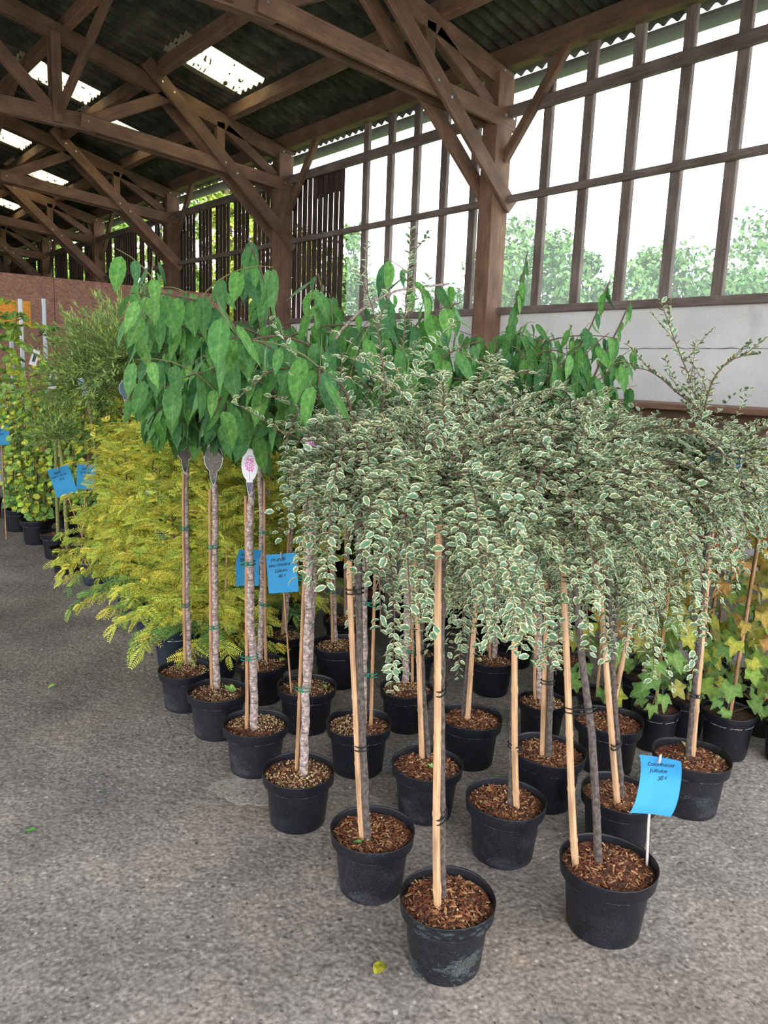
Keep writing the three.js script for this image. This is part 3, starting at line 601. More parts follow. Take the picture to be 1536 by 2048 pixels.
const soilGeos = [0, 1, 2].map((k) => {
  const g = new THREE.CircleGeometry(0.1242, 40); const rg = new THREE.RingGeometry(0.0005, 0.1245, 40, 9); rg.rotateX(-Math.PI / 2);
  const p = rg.attributes.position, uv = rg.attributes.uv;
  for (let i = 0; i < p.count; i++) { const x = p.getX(i), z = p.getZ(i), d = Math.hypot(x, z); p.setY(i, 0.171 + 0.012 * fbm(x * 22, z * 22, k * 5.5, 3) + 0.01 * (1 - d / 0.124)); uv.setXY(i, x * 3.4 + k * 0.3, z * 3.4); }
  rg.computeVertexNormals(); g.dispose(); return rg;
});
const chipGeo = new THREE.BoxGeometry(0.014, 0.002, 0.003), gritGeo = new THREE.IcosahedronGeometry(0.0032, 0);
const chipMat = std({ color: lin(1, 1, 1), roughness: 0.9 });
function mulch(plant, n, grit, s) {
  const make = (geo, count, cols, name, lo, hi, flat) => {
    const im = new THREE.InstancedMesh(geo, chipMat, count); im.name = name; im.userData.kind = 'stuff';
    const m = new THREE.Matrix4(), q = new THREE.Quaternion(), e = new THREE.Euler();
    for (let i = 0; i < count; i++) {
      const a = rand() * 6.283, d = Math.sqrt(rand()) * 0.115 * s, k = lo + rand() * (hi - lo);
      const lump = name === 'grit' ? Math.sin(a + plant.position.z * 9) > -0.3 || rand() < 0.25 : true; if (!lump) { m.makeScale(0, 0, 0); }
      e.set((rand() - 0.5) * flat, rand() * 6.28, (rand() - 0.5) * flat); q.setFromEuler(e);
      m.compose(V(Math.cos(a) * d, (0.1735 + 0.009 * (1 - d / 0.124) + rand() * 0.005) * s, Math.sin(a) * d), q, V(k, 0.7 + rand() * 0.7, k * (0.6 + rand() * 0.8)).multiplyScalar(lump ? s : 0.001));
      im.setMatrixAt(i, m); const c = cols[(rand() * cols.length) | 0], b = 0.7 + rand() * 0.6; im.setColorAt(i, new THREE.Color().setRGB(c.r * b, c.g * b, c.b * b));
    }
    plant.add(im);
  };
  if (n) make(chipGeo, n * 1.4 | 0, [srgb(126, 74, 48), srgb(104, 58, 38), srgb(160, 108, 72), srgb(78, 46, 32), srgb(184, 142, 102), srgb(136, 80, 50)], 'bark_chips', 0.4, 1.5, 0.7);
  if (grit) make(gritGeo, grit, [srgb(196, 172, 128), srgb(214, 196, 156), srgb(170, 140, 98), srgb(150, 118, 80)], 'grit', 0.6, 1.3, 3);
}
function pot(plant, s, kind, matI, chips, grit) {
  const straight = kind === 'blue' || kind === 'straight';
  const k = (rand() * 4) | 0;
  const p = part('pot', straight ? straightGeos[k % 2] : potGeos[k], kind === 'blue' ? bluePot : potMats[matI ?? k], plant); p.scale.setScalar(s); p.rotation.y = rand() * 6.28;
  const so = part('soil', soilGeos[k % 3], soilMats[straight ? 1 : 0], plant); so.scale.set(s * (straight ? 0.84 : 1), s * (straight ? 1.04 : 1), s * (straight ? 0.84 : 1)); so.rotation.y = rand() * 6.28;
  mulch(plant, chips, grit, s * (straight ? 0.9 : 1));
}
const bez = (pts, n) => new THREE.CatmullRomCurve3(pts.map((p) => (p.isVector3 ? p : V(...p)))).getPoints(n);
function path(start, dir, len, step, droop, jit) {
  const pts = [start.clone()], p = start.clone(), d = dir.clone().normalize();
  for (let s = 0; s < len; s += step) { d.y -= droop * step; d.x += (rand() - 0.5) * jit; d.z += (rand() - 0.5) * jit; d.normalize(); p.addScaledVector(d, step); pts.push(p.clone()); }
  return pts;
}
const UP = V(0, 1, 0);

// keeps a branch from reaching farther than `reach` to the side on which the aisle lies
function clipLeft(pts, top, reach) {
  for (let i = 0; i < pts.length; i++) { const q = pts[i], d = (q.x - top.x) * CAM_R.x + (q.z - top.z) * CAM_R.z, over = -reach - d; if (over > 0) { const k = over * 0.85; q.x += CAM_R.x * k; q.z += CAM_R.z * k; } }
  return pts.length > 2;
}
// ---------------------------------------------------------------- variegated weeping cotoneasters
function cotLeavesAlong(list, pts, from, gap, s0) {
  let acc = rand() * gap, side = 1;
  for (let i = 1; i < pts.length; i++) {
    const a = pts[i - 1], b = pts[i], t = b.clone().sub(a), L = t.length(); t.normalize();
    let lat = new THREE.Vector3().crossVectors(t, Math.abs(t.y) > 0.9 ? CAM_R.clone().multiplyScalar(1).cross(UP) : UP); if (lat.lengthSq() < 1e-4) lat = CAM_R.clone(); lat.normalize();
    if (Math.abs(t.y) > 0.8) lat.lerp(CAM_R, 0.55).normalize();
    while (acc < L) {
      if (i / pts.length > from) {
        const p = a.clone().addScaledVector(t, acc), dir = lat.clone().multiplyScalar(side * (0.75 + rand() * 0.4)).addScaledVector(t, 0.35 + rand() * 0.55).add(V((rand() - 0.5) * 0.7, (rand() - 0.5) * 0.7 + (Math.abs(t.y) > 0.7 ? 0 : 0.25), (rand() - 0.5) * 0.7));
        const face = TO_CAM.clone().multiplyScalar(0.35).add(V((rand() - 0.5) * 1.3, 0.55 + rand() * 0.7, (rand() - 0.5) * 1.3));
        list.push({ m: place(p, dir, face, s0 * (0.62 + rand() * 0.55), 0.85 + rand() * 0.3), g: (rand() * 2) | 0, c: (rand() * 5) | 0 });
        side = -side;
      }
      acc += gap * (0.7 + rand() * 0.6);
    }
    acc -= L;
  }
}
function cotoneaster(pos, w, label, o) {
  const t = thing('potted_cotoneaster', label, 'potted tree', pos), s = w / 0.262;
  pot(t, s, 'black', o.pot, o.chips ?? 320, o.grit ?? 40);
  const stem = bez(o.stem.map((p) => V(...p)), 26); const top = stem[stem.length - 1];
  for (let i = 1; i < stem.length - 1; i++) { stem[i].x += 0.006 * noise.noise(i * 0.6, o.seed, 1); stem[i].z += 0.006 * noise.noise(i * 0.6, o.seed, 7); }
  part('stem', tube(stem, 0.0125, 0.009, 9, 1), cotBark, t);
  if (o.cane) { const [a, b] = o.cane.map((p) => V(...p)); part('bamboo_cane', caneGeo(V(a.x, a.y - 0.05, a.z), b, 0.0115, o.seed), caneMat[0], t); for (const f of o.ties ?? [0.28, 0.62]) { const c = a.clone().lerp(b, f), q = stem.reduce((u, v) => (Math.abs(v.y - c.y) < Math.abs(u.y - c.y) ? v : u)); part('tie', tieGeo(c, q, 0.0155), blackTie, t); } }
  const list = [], N = o.n ?? 50;
  const base = top.clone(), side = (q) => (q.x - top.x) * CAM_R.x + (q.z - top.z) * CAM_R.z;
  const hem = (q) => (o.low ?? 0.62) + (o.left ? Math.max(0, -side(q) - 0.05) * 2.7 : 0);
  for (let i = 0; i < N; i++) {
    const az = i * 2.39996 + rand() * 0.5, el = rr2(0.1, 1.3), len = rr2(0.6, 1.15) * (o.len ?? 1), dir = V(Math.cos(az) * Math.cos(el), Math.sin(el), Math.sin(az) * Math.cos(el));
    const st = base.clone().add(V(0, -rand() * 0.16, 0));
    const pts = path(st, dir, len, 0.045, rr2(3.6, 6.8), 0.09);
    if (pts.length < 4) continue;
    const rag = rand() < 0.16 ? 0 : 0.62 * Math.pow(rand(), 0.75);
    if (o.left && !clipLeft(pts, top, o.left)) continue;
    const low = pts.findIndex((q) => q.y < hem(q) + rag || (o.left && side(q) < -o.left - 0.09)); if (low >= 0) pts.length = Math.min(pts.length, Math.max(3, low));
    part('branch', tube(pts, 0.0038, 0.0012, 4), twigBark, t);
    cotLeavesAlong(list, pts, 0.05, 0.0108, 1);
    const kids = 3 + (rand() * 3) | 0;
    for (let k = 0; k < kids; k++) { const j = Math.min(pts.length - 1, 1 + (rand() * (pts.length * 0.75)) | 0), q = pts[j]; const d = pts[Math.min(j + 1, pts.length - 1)].clone().sub(pts[j - 1]).normalize().add(V((rand() - 0.5) * 1.6, rand() * 0.9, (rand() - 0.5) * 1.6)); cotLeavesAlong(list, path(q, d, rr2(0.1, 0.32), 0.04, 5, 0.12), 0, 0.011, 0.95); }
  }
  for (let i = 0; i < 46; i++) { const az = i * 2.4 + rand(), el = i % 6 ? rr2(0.1, 0.95) : rr2(0.9, 1.4); const pts = path(base.clone().add(V((rand() - 0.5) * 0.12, -rand() * 0.1, (rand() - 0.5) * 0.12)), V(Math.cos(az) * Math.cos(el), Math.sin(el), Math.sin(az) * Math.cos(el)), rr2(0.18, 0.48), 0.04, rr2(3.4, 6.5), 0.12); { const k = pts.findIndex((q) => o.left && side(q) < -o.left - 0.09); if (k >= 0) pts.length = Math.max(2, k); } part('twig', tube(pts, 0.0028, 0.001, 4), twigBark, t); cotLeavesAlong(list, pts, 0, 0.0115, 0.95); }
  { const q = V(0, 0, 0); for (let i = list.length - 1; i >= 0; i--) { q.setFromMatrixPosition(list[i].m); if (q.y < hem(q) - 0.03 || (q.y < hem(q) + 0.22 && rand() < 0.12) || (o.left && side(q) < -o.left - 0.09)) list.splice(i, 1); } }
  for (const sh of o.shoots ?? []) { const pts = bez([top.toArray(), ...sh.map(([x, y, z]) => [x - pos.x, y, z - pos.z])], 26); part('shoot', tube(pts, 0.0045, 0.0012, 5), twigBark, t); cotLeavesAlong(list, pts, 0.15, 0.0105, 1.05); for (let k = 4; k < pts.length - 4; k += 3) { const d = pts[k + 1].clone().sub(pts[k]).normalize().multiplyScalar(0.7).add(V((rand() - 0.5) * 1.6, 0.4 + rand() * 0.5, (rand() - 0.5) * 1.6)); if (rand() < (o.bushy ?? 0.35)) { const q = path(pts[k], d, rr2(0.06, 0.16), 0.03, 1, 0.12); part('twig', tube(q, 0.002, 0.0008, 4), twigBark, t); cotLeavesAlong(list, q, 0, 0.0115, 0.9); } } }
  leafSet(t, list, cotGeos, cotMats, COT_COLS, 300);
  shade(t);
  return t;
}
const R3 = (k) => k;
cotoneaster(V(1.36, 0, -1.32), 0.265, 'variegated weeping cotoneaster in the black pot nearest the camera, greenish grey smears on it', { seed: 1, pot: 2, chips: 520, stem: [[0.002, 0.15, -0.02], [-0.018, 0.7, -0.045], [-0.04, 1.38, -0.064]], cane: [[-0.027, 0.17, -0.004], [-0.064, 1.29, -0.041]], ties: [0.24, 0.56], low: 0.98, len: 0.8, n: 44, left: 0.3 });
cotoneaster(V(1.39, 0, -1.69), 0.264, 'variegated weeping cotoneaster in the dented pot left of the nearest pot, shoots arching left', { seed: 2, pot: 1, chips: 460, left: 0.11, stem: [[-0.029, 0.15, 0.013], [-0.066, 0.87, -0.018], [-0.075, 1.36, -0.026]], cane: [[-0.033, 0.17, 0.003], [-0.089, 1.06, -0.043]], ties: [0.35, 0.9], low: 0.84, shoots: [[[1.28, 1.57, -1.78], [1.20, 1.60, -1.85], [1.13, 1.59, -1.90], [1.06, 1.51, -1.96]], [[1.25, 1.52, -1.80], [1.20, 1.49, -1.85], [1.17, 1.40, -1.87], [1.17, 1.22, -1.87]], [[1.50, 1.53, -1.85], [1.52, 1.76, -1.93], [1.50, 1.90, -1.99]]] });
cotoneaster(V(1.86, 0, -1.56), 0.271, 'variegated weeping cotoneaster between the nearest pot and the pot with the blue card', { seed: 3, pot: 1, chips: 380, stem: [[0.009, 0.15, 0.018], [-0.01, 0.81, -0.005], [-0.031, 1.36, -0.031]], cane: [[0.017, 0.17, 0.042], [-0.036, 1.21, -0.021]], ties: [0.22, 0.66], low: 0.8 });
cotoneaster(V(1.84, 0, -1.14), 0.282, 'variegated weeping cotoneaster with a crooked grey stem, blue price card in its pot', { seed: 4, pot: 0, chips: 420, stem: [[-0.003, 0.15, -0.025], [-0.032, 0.57, -0.072], [-0.061, 0.85, -0.119], [-0.101, 1.33, -0.184]], cane: [[-0.06, 0.17, -0.06], [-0.085, 1.26, -0.205]], ties: [0.45, 0.8], low: 0.9, len: 0.85, n: 42 });
cotoneaster(V(2.22, 0, -1.36), 0.266, 'variegated weeping cotoneaster in the pot half hidden behind the front blue card', { seed: 5, pot: 3, chips: 300, stem: [[0.008, 0.15, 0.01], [-0.023, 0.53, -0.041], [-0.083, 1.35, -0.138]], cane: [[-0.032, 0.17, 0.027], [-0.119, 1.15, -0.115]], ties: [0.22, 0.88], low: 0.72, len: 1.2 });
cotoneaster(V(2.66, 0, -1.34), 0.286, 'variegated cotoneaster at the right, tall open shoots rising against the white wall', { seed: 6, pot: 1, chips: 300, n: 70, stem: [[0.011, 0.15, -0.021], [0.008, 0.72, -0.029], [-0.005, 1.34, -0.054]], cane: [[0.028, 0.17, -0.01], [0.016, 1.08, -0.033]], ties: [0.3], low: 1.06, bushy: 0.85, shoots: [[[2.61, 1.5, -1.43], [2.59, 1.61, -1.47], [2.56, 1.75, -1.53], [2.54, 1.89, -1.59]], [[2.62, 1.48, -1.42], [2.63, 1.63, -1.40], [2.65, 1.69, -1.35], [2.69, 1.71, -1.28]], [[2.61, 1.5, -1.43], [2.58, 1.56, -1.50], [2.53, 1.64, -1.60], [2.49, 1.65, -1.68]]] });
cotoneaster(V(1.81, 0, -1.90), 0.262, 'variegated weeping cotoneaster right behind the nearest pot, two round seedlings in its mulch', { seed: 7, pot: 1, chips: 340, stem: [[0.064, 0.15, -0.062], [0.03, 0.6, -0.095], [0.008, 1.35, -0.116]], cane: [[0.042, 0.17, -0.068], [-0.003, 0.94, -0.111]], ties: [0.55], low: 0.8, left: 0.38, shoots: [[[1.71, 1.51, -2.04], [1.72, 1.69, -2.03], [1.73, 1.90, -2.03], [1.73, 2.07, -2.02]]] });
cotoneaster(V(2.22, 0, -2.08), 0.265, 'variegated weeping cotoneaster in bright rust-red mulch, right of the nearest cane, by yellow leaves', { seed: 8, pot: 0, chips: 380, stem: [[0.004, 0.15, -0.048], [0.013, 0.69, -0.039], [0.015, 1.35, -0.036]], cane: [[-0.006, 0.17, -0.014], [0.002, 1.11, -0.007]], ties: [0.46], low: 0.6, len: 1.2 });
cotoneaster(V(2.24, 0, -1.69), 0.282, 'variegated weeping cotoneaster with cane and dark stem standing apart in rust-red mulch', { seed: 9, pot: 0, chips: 380, stem: [[-0.017, 0.15, 0.019], [-0.031, 0.62, 0], [-0.059, 1.35, -0.037]], cane: [[-0.025, 0.17, 0], [-0.049, 0.97, -0.033]], ties: [0.4], low: 0.6, len: 1.2 });
cotoneaster(V(2.66, 0, -1.71), 0.284, 'variegated weeping cotoneaster behind the half-hidden pot, its cane leaning to the right', { seed: 10, pot: 0, chips: 280, stem: [[0.024, 0.15, -0.016], [0.02, 0.5, -0.023], [0.001, 1.34, -0.053]], cane: [[0.03, 0.17, -0.03], [0.103, 0.75, 0.002]], ties: [0.3], low: 0.66, len: 1.2 });

// ---------------------------------------------------------------- weeping cherries
function cherryLeaves(list, pts, gap, o = {}) {
  let acc = gap * rand(), sd = 1;
  for (let i = 1; i < pts.length; i++) {
    const a = pts[i - 1], t = pts[i].clone().sub(a), L = t.length(); t.normalize();
    const lat = new THREE.Vector3().crossVectors(t, UP); if (lat.lengthSq() < 1e-3) lat.copy(CAM_R); lat.normalize();
    while (acc < L) {
      const out = lat.clone().multiplyScalar(sd * (0.25 + rand() * 0.35)).addScaledVector(t, 0.2), p = a.clone().addScaledVector(t, acc);
      const pet = p.clone().addScaledVector(out.clone().normalize(), 0.018).add(V(0, -0.008, 0));
      const dir = out.clone().add(V((rand() - 0.5) * 0.5, -0.75 - rand() * 0.75, (rand() - 0.5) * 0.5));
      const face = TO_CAM.clone().multiplyScalar(0.45).add(lat.clone().multiplyScalar(sd * 0.5)).add(V((rand() - 0.5) * 1.7, 0.3, (rand() - 0.5) * 1.7));
      list.push({ m: place(pet, dir, face, (o.s ?? 1) * (0.5 + rand() * 0.5), (o.w ?? 0.92) * (0.8 + rand() * 0.35)), g: (rand() * 3) | 0, c: o.light && rand() < 0.3 ? 3 : (rand() * 6) | 0 });
      sd = -sd; acc += gap * (0.7 + rand() * 0.6);
    }
    acc -= L;
  }
}
function cherry(pos, w, label, o) {
  const t = thing('potted_weeping_cherry', label, 'potted tree', pos, o.group), s = w / 0.262;
  pot(t, s, 'black', o.pot ?? 0, o.chips ?? 90, o.grit ?? 260);
  const sp = o.stem ?? [[0.02, 0.15, -0.02], [0.02 + (rand() - 0.5) * 0.04, 0.8, -0.02 + (rand() - 0.5) * 0.04], [0.02 + (rand() - 0.5) * 0.05, 1.34, -0.02]];
  const stem = bez(sp.map((p) => V(...p)), 30), top = stem[stem.length - 1];
  for (let i = 1; i < 30; i++) { stem[i].x += 0.007 * noise.noise(i * 0.5, pos.x * 9, pos.z * 7); stem[i].z += 0.007 * noise.noise(i * 0.5, pos.z * 9, 3); }
  part('stem', tube(stem, 0.0165, 0.0125, 10, 1), cherryBark, t);
  const graft = new THREE.SphereGeometry(0.02, 10, 8); graft.scale(1, 1.6, 1); graft.translate(top.x, top.y, top.z); part('graft', graft, cherryBark, t);
  const cn = o.cane ?? [[sp[0][0] - 0.02, 0.17, sp[0][2] + 0.012], [sp[2][0] - 0.014, 1.1, sp[2][2] + 0.01]];
  const [a, b] = [V(...cn[0]), V(...cn[1])]; a.y -= 0.05; part('bamboo_cane', caneGeo(a, b, 0.008, pos.x * 77 + pos.z * 31), caneMat[1], t);
  for (const f of [0.36, 0.74]) { const k = a.clone().lerp(b, f), q = stem.reduce((u, v) => (Math.abs(v.y - k.y) < Math.abs(u.y - k.y) ? v : u)); part('tie', tieGeo(k, q, 0.0185), greenTie, t); }
  const list = [], N = Math.round((o.n ?? 9) * 1.35);
  for (let i = 0; i < N; i++) {
    const az = (o.az ?? 0) + i * 2.39996 + rand() * 0.6, el = rr2(0.3, 1.45), len = rr2(0.5, 1.0) * (o.len ?? 1);
    const pts = path(top, V(Math.cos(az) * Math.cos(el), Math.sin(el), Math.sin(az) * Math.cos(el)), len, 0.05, rr2(1.7, 3.9), 0.1);
    for (const q of pts) if (q.y > 1.8) q.y = 1.8 + (q.y - 1.8) * 0.35;
    const low = pts.findIndex((p, k) => k > 3 && p.y < (o.low ?? 1.12)); if (low > 0) pts.length = low;
    if (o.left) clipLeft(pts, top, o.left);
    part('branch', tube(pts, 0.007, 0.002, 6), twigBark, t);
    cherryLeaves(list, pts, o.gap ?? 0.034, o);
    for (let k = 0; k < 2; k++) { const j = 2 + (rand() * (pts.length - 4)) | 0; if (!pts[j]) continue; const q = path(pts[j], V(rand() - 0.5, 0.2 + rand() * 0.6, rand() - 0.5), rr2(0.12, 0.3), 0.05, 4, 0.1); part('twig', tube(q, 0.003, 0.0012, 5), greenTwig, t); cherryLeaves(list, q, 0.036, o); }
  }
  for (const sh of o.shoots ?? []) { const pts = bez([top.toArray(), ...sh.p.map(([x, y, z]) => [x - pos.x, y, z - pos.z])], 18); part('shoot', tube(pts, sh.r ?? 0.007, sh.r ? sh.r * 0.5 : 0.003, 7), sh.bare ? cherryBark : twigBark, t); cherryLeaves(list, pts.slice(sh.from ?? 3), sh.gap ?? 0.04, o); }
  if (o.left || o.hem) { const q = V(0, 0, 0); for (let i = list.length - 1; i >= 0; i--) { q.setFromMatrixPosition(list[i].m); if ((o.left && (q.x - top.x) * CAM_R.x + (q.z - top.z) * CAM_R.z < -o.left - 0.16) || q.y < (o.hem ?? 0)) list.splice(i, 1); } }
  leafSet(t, list, cherryGeos, cherryMats, CHERRY_COLS, o.parts ?? 300);
  shade(t);
  return t;
}
cherry(V(1.40, 0, -2.13), 0.261, 'weeping cherry with silvery stem in the frontmost pot of the left row', { stem: [[0.016, 0.15, 0.008], [0.019, 0.58, 0.01], [0.025, 1.35, 0.014]], cane: [[0.006, 0.17, -0.025], [0.022, 1.17, -0.014]], pot: 0, chips: 160, grit: 420, low: 1.5, len: 0.7, n: 8, hem: 1.5 });
cherry(V(1.46, 0, -2.54), 0.263, 'weeping cherry in the second pot of the left row, oval pink label on it', { stem: [[-0.012, 0.15, 0.013], [-0.031, 0.93, 0.002], [-0.024, 1.36, 0.006]], cane: [[-0.04, 0.17, -0.005], [-0.046, 1.12, -0.012]], pot: 1, chips: 140, grit: 420, low: 1.45, n: 13, len: 0.9, left: 0.25, hem: 1.44 });
cherry(V(1.48, 0, -2.91), 0.265, 'weeping cherry in the third pot of the left row, pale leaf on its soil', { stem: [[0.029, 0.15, -0.062], [0.022, 0.64, -0.066], [0.025, 1.34, -0.064]], cane: [[0.013, 0.17, -0.073], [0.007, 1.08, -0.076]], pot: 1, grit: 320, low: 1.36, n: 15, left: 0.13, hem: 1.3 });
cherry(V(1.48, 0, -3.24), 0.25, 'weeping cherry in the fourth pot of the left row, next to the blue-grey pots', { stem: [[0.06, 0.15, -0.091], [0.055, 0.62, -0.094], [0.055, 1.34, -0.094]], pot: 1, grit: 300, low: 1.3, n: 15, left: 0.04, hem: 1.26, shoots: [{ p: [[1.5, 1.55, -3.3], [1.44, 1.72, -3.42], [1.37, 1.8, -3.5]], gap: 0.05 }] });
cherry(V(1.83, 0, -2.73), 0.269, 'weeping cherry behind the handwritten blue card, its stem hidden by the silvery stem in front', { pot: 0, chips: 160, grit: 260, low: 1.25, n: 11, hem: 1.32, shoots: [{ p: [[1.76, 1.6, -2.85], [1.73, 1.9, -2.93], [1.67, 2.13, -3.0]], r: 0.0075, from: 4, gap: 0.03 }, { p: [[1.9, 1.6, -2.7], [1.92, 1.85, -2.78], [1.91, 2.0, -2.83]], gap: 0.03 }] });
cherry(V(1.80, 0, -2.30), 0.269, 'weeping cherry with a purplish young stem, in the grit-topped pot behind the dented pot', { stem: [[0.032, 0.15, -0.011], [0.023, 0.5, -0.017], [0.015, 1.3, -0.024]], cane: [[0.05, 0.17, 0.015], [0.045, 0.9, 0.01]], pot: 0, grit: 420, low: 1.3, n: 8, shoots: [{ p: [[1.75, 1.5, -2.55], [1.77, 1.62, -2.58], [1.83, 1.78, -2.5], [1.96, 1.9, -2.42], [2.16, 1.95, -2.28]], r: 0.009, bare: true, from: 9, gap: 0.06 }, { p: [[1.82, 1.5, -2.56], [1.9, 1.66, -2.5], [2.0, 1.72, -2.42]], gap: 0.05 }] });
cherry(V(1.82, 0, -3.11), 0.251, 'weeping cherry with a yellow-green leaf on its soil, behind the second left pot', { stem: [[0.032, 0.15, -0.074], [0.04, 0.54, -0.07], [0.022, 1.34, -0.081]], cane: [[0.05, 0.17, -0.045], [0.037, 1.07, -0.053]], pot: 0, low: 1.3, n: 12, left: 0.26, hem: 1.36, shoots: [{ p: [[1.85, 1.7, -3.2], [1.83, 1.95, -3.22], [1.8, 2.06, -3.2]], gap: 0.03 }] });
cherry(V(2.15, 0, -3.42), 0.245, 'weeping cherry tied to a slim cane, last of its row before the yellow conifers', { stem: [[0.013, 0.15, -0.046], [0.032, 0.5, -0.034], [0.052, 1.3, -0.021]], pot: 3, low: 1.15, n: 9 });
cherry(V(2.25, 0, -3.06), 0.285, 'weeping cherry in a broad pot of pale grit, seen under the hanging cotoneaster strands', { stem: [[0.031, 0.15, -0.083], [0.02, 0.41, -0.092], [-0.004, 1.34, -0.109]], pot: 3, grit: 420, low: 1.2, n: 10 });
cherry(V(2.55, 0, -3.42), 0.26, 'weeping cherry whose pot shows only a strip of soil behind the broad grit pot', { stem: [[0.066, 0.15, -0.07], [0.054, 0.58, -0.079], [0.046, 1.34, -0.085]], pot: 3, low: 1.2 });
cherry(V(2.21, 0, -2.48), 0.253, 'weeping cherry with a rough grey stem, in the pot between the two front cotoneaster canes', { stem: [[0.066, 0.15, -0.083], [0.059, 0.49, -0.089], [0.052, 1.3, -0.096]], cane: [[0.094, 0.17, -0.065], [0.07, 0.69, -0.08]], pot: 0, grit: 360, low: 1.25, n: 9, shoots: [{ p: [[2.22, 1.55, -2.6], [2.3, 1.78, -2.5], [2.36, 1.9, -2.45]], gap: 0.032 }] });
const more = [[2.52, -2.81, 0.265, 'weeping cherry directly behind the pot with the rough grey stem'], [2.85, -3.14, 0.267, 'weeping cherry third in line behind the rough grey stem, only its rim showing'], [3.13, -3.45, 0.27, 'weeping cherry farthest back in the line behind the rough grey stem'], [2.95, -3.76, 0.27, 'cherry in the dark pot with yellowed weeds, far behind the dented pot']];
for (const [x, z, w, l] of more) cherry(V(x, 0, z), w, l, { pot: 3, low: 1.2, n: 7, grit: 160, parts: 160 });
cherry(V(2.83, 0, -2.53), 0.235, 'weeping cherry with paired pale cane and stem, left of the longest hanging strands', { stem: [[0.064, 0.15, -0.041], [0.044, 0.61, -0.063], [0.024, 1.34, -0.085]], cane: [[0.04, 0.17, -0.05], [0.017, 0.73, -0.075]], pot: 3, low: 1.3, n: 9, w: 0.8, shoots: [{ p: [[2.90, 1.58, -2.66], [2.93, 1.92, -2.62], [2.96, 2.20, -2.59]], gap: 0.034 }] });
cherry(V(3.23, 0, -2.72), 0.235, 'weeping cherry with curling narrow leaves behind the paired pale cane and stem', { stem: [[0.107, 0.15, -0.078], [0.093, 0.58, -0.095], [0.071, 1.34, -0.121]], pot: 3, low: 1.3, n: 8, w: 0.75, len: 0.8, grit: 160, parts: 200 });
cherry(V(3.37, 0, -3.03), 0.26, 'weeping cherry in the wide pot half hidden at the back of the middle row', { pot: 3, low: 1.3, n: 7, w: 0.75, grit: 160, parts: 160 });
cherry(V(2.66, 0, -2.06), 0.225, 'weeping cherry in the smaller pot under the longest hanging cotoneaster strands', { stem: [[0.028, 0.15, -0.036], [0.005, 0.62, -0.066], [-0.017, 1.34, -0.094]], cane: [[0.012, 0.17, -0.047], [-0.007, 0.74, -0.072]], pot: 3, low: 1.36, n: 8, w: 0.8, len: 0.62, grit: 320, shoots: [{ p: [[3.0, 1.6, -2.45], [3.12, 1.76, -2.36], [3.19, 2.07, -2.27]], gap: 0.045 }] });
cherry(V(3.17, 0, -2.32), 0.235, 'weeping cherry with drooping curled leaves against the white wall at right', { stem: [[0.071, 0.15, -0.063], [0.067, 0.45, -0.068], [0.04, 1.34, -0.105]], pot: 3, low: 1.36, n: 8, w: 0.75, len: 0.55, shoots: [{ p: [[3.23, 1.65, -2.33], [3.28, 1.84, -2.27], [3.31, 1.98, -2.23]], gap: 0.045 }] });
cherry(V(3.41, 0, -3.39), 0.22, 'slim young cherry on a cane in the small pot beyond the clear floor patch', { stem: [[0.085, 0.15, -0.119], [0.071, 0.41, -0.133], [0.054, 1.25, -0.149]], pot: 3, low: 1.2, n: 6, grit: 60, parts: 120 });

// ---------------------------------------------------------------- golden dawn redwoods
function redwood(pos, w, h, label, o = {}) {
  const t = thing('potted_dawn_redwood', label, 'potted conifer', pos, o.group), s = w / 0.222;
  pot(t, s, 'blue', 0, 60, 0);
  const lead = bez([V(0, 0.15, 0), V(rr2(-0.02, 0.02), h * 0.5, rr2(-0.02, 0.02)), V(rr2(-0.03, 0.03), h, rr2(-0.03, 0.03))], 24);
  part('stem', tube(lead, 0.011, 0.003, 7), twigBark, t);
  part('bamboo_cane', caneGeo(V(0.03, 0.12, 0.02), V(0.04, h * 0.82, 0.03), 0.006, pos.z * 91), caneMat[0], t);
  const list = [], tiers = o.tiers ?? 56;
  for (let i = 0; i < tiers; i++) {
    const f = i / tiers, y = 0.2 + (h - 0.2) * f, c = lead[Math.min(24, Math.round((y - 0.15) / (h - 0.15) * 24))], az = i * 2.4 + rand(), len = (0.34 * Math.pow(1 - f, 0.62) + 0.06) * rr2(0.65, 1.15) * (o.wide ?? 1);
    const pts = path(c, V(Math.cos(az), 0.35 + f * 0.5, Math.sin(az)), len, 0.035, 2.2, 0.1);
    part('branch', tube(pts, 0.003, 0.001, 4), greenTwig, t);
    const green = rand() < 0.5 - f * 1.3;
    for (let k = 0; k < pts.length; k++) for (const sd of [-1, 1]) {
      const tt = (pts[Math.min(k + 1, pts.length - 1)]).clone().sub(pts[Math.max(k - 1, 0)]).normalize(), lat = new THREE.Vector3().crossVectors(tt, UP).normalize();
      const dir = tt.clone().multiplyScalar(0.55).addScaledVector(lat, sd * (k === pts.length - 1 ? 0.15 : 0.8)).add(V((rand() - 0.5) * 0.3, -0.1 + (rand() - 0.5) * 0.5, (rand() - 0.5) * 0.3));
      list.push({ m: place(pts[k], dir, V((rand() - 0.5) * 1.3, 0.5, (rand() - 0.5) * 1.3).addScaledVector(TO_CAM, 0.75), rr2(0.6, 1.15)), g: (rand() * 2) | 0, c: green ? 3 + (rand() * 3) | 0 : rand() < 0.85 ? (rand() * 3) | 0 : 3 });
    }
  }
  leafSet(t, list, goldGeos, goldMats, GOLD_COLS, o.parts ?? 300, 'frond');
  shade(t);
}
redwood(V(1.66, 0, -3.76), 0.232, 1.0, 'golden feathery conifer in the first blue-grey pot after the left cherry row');
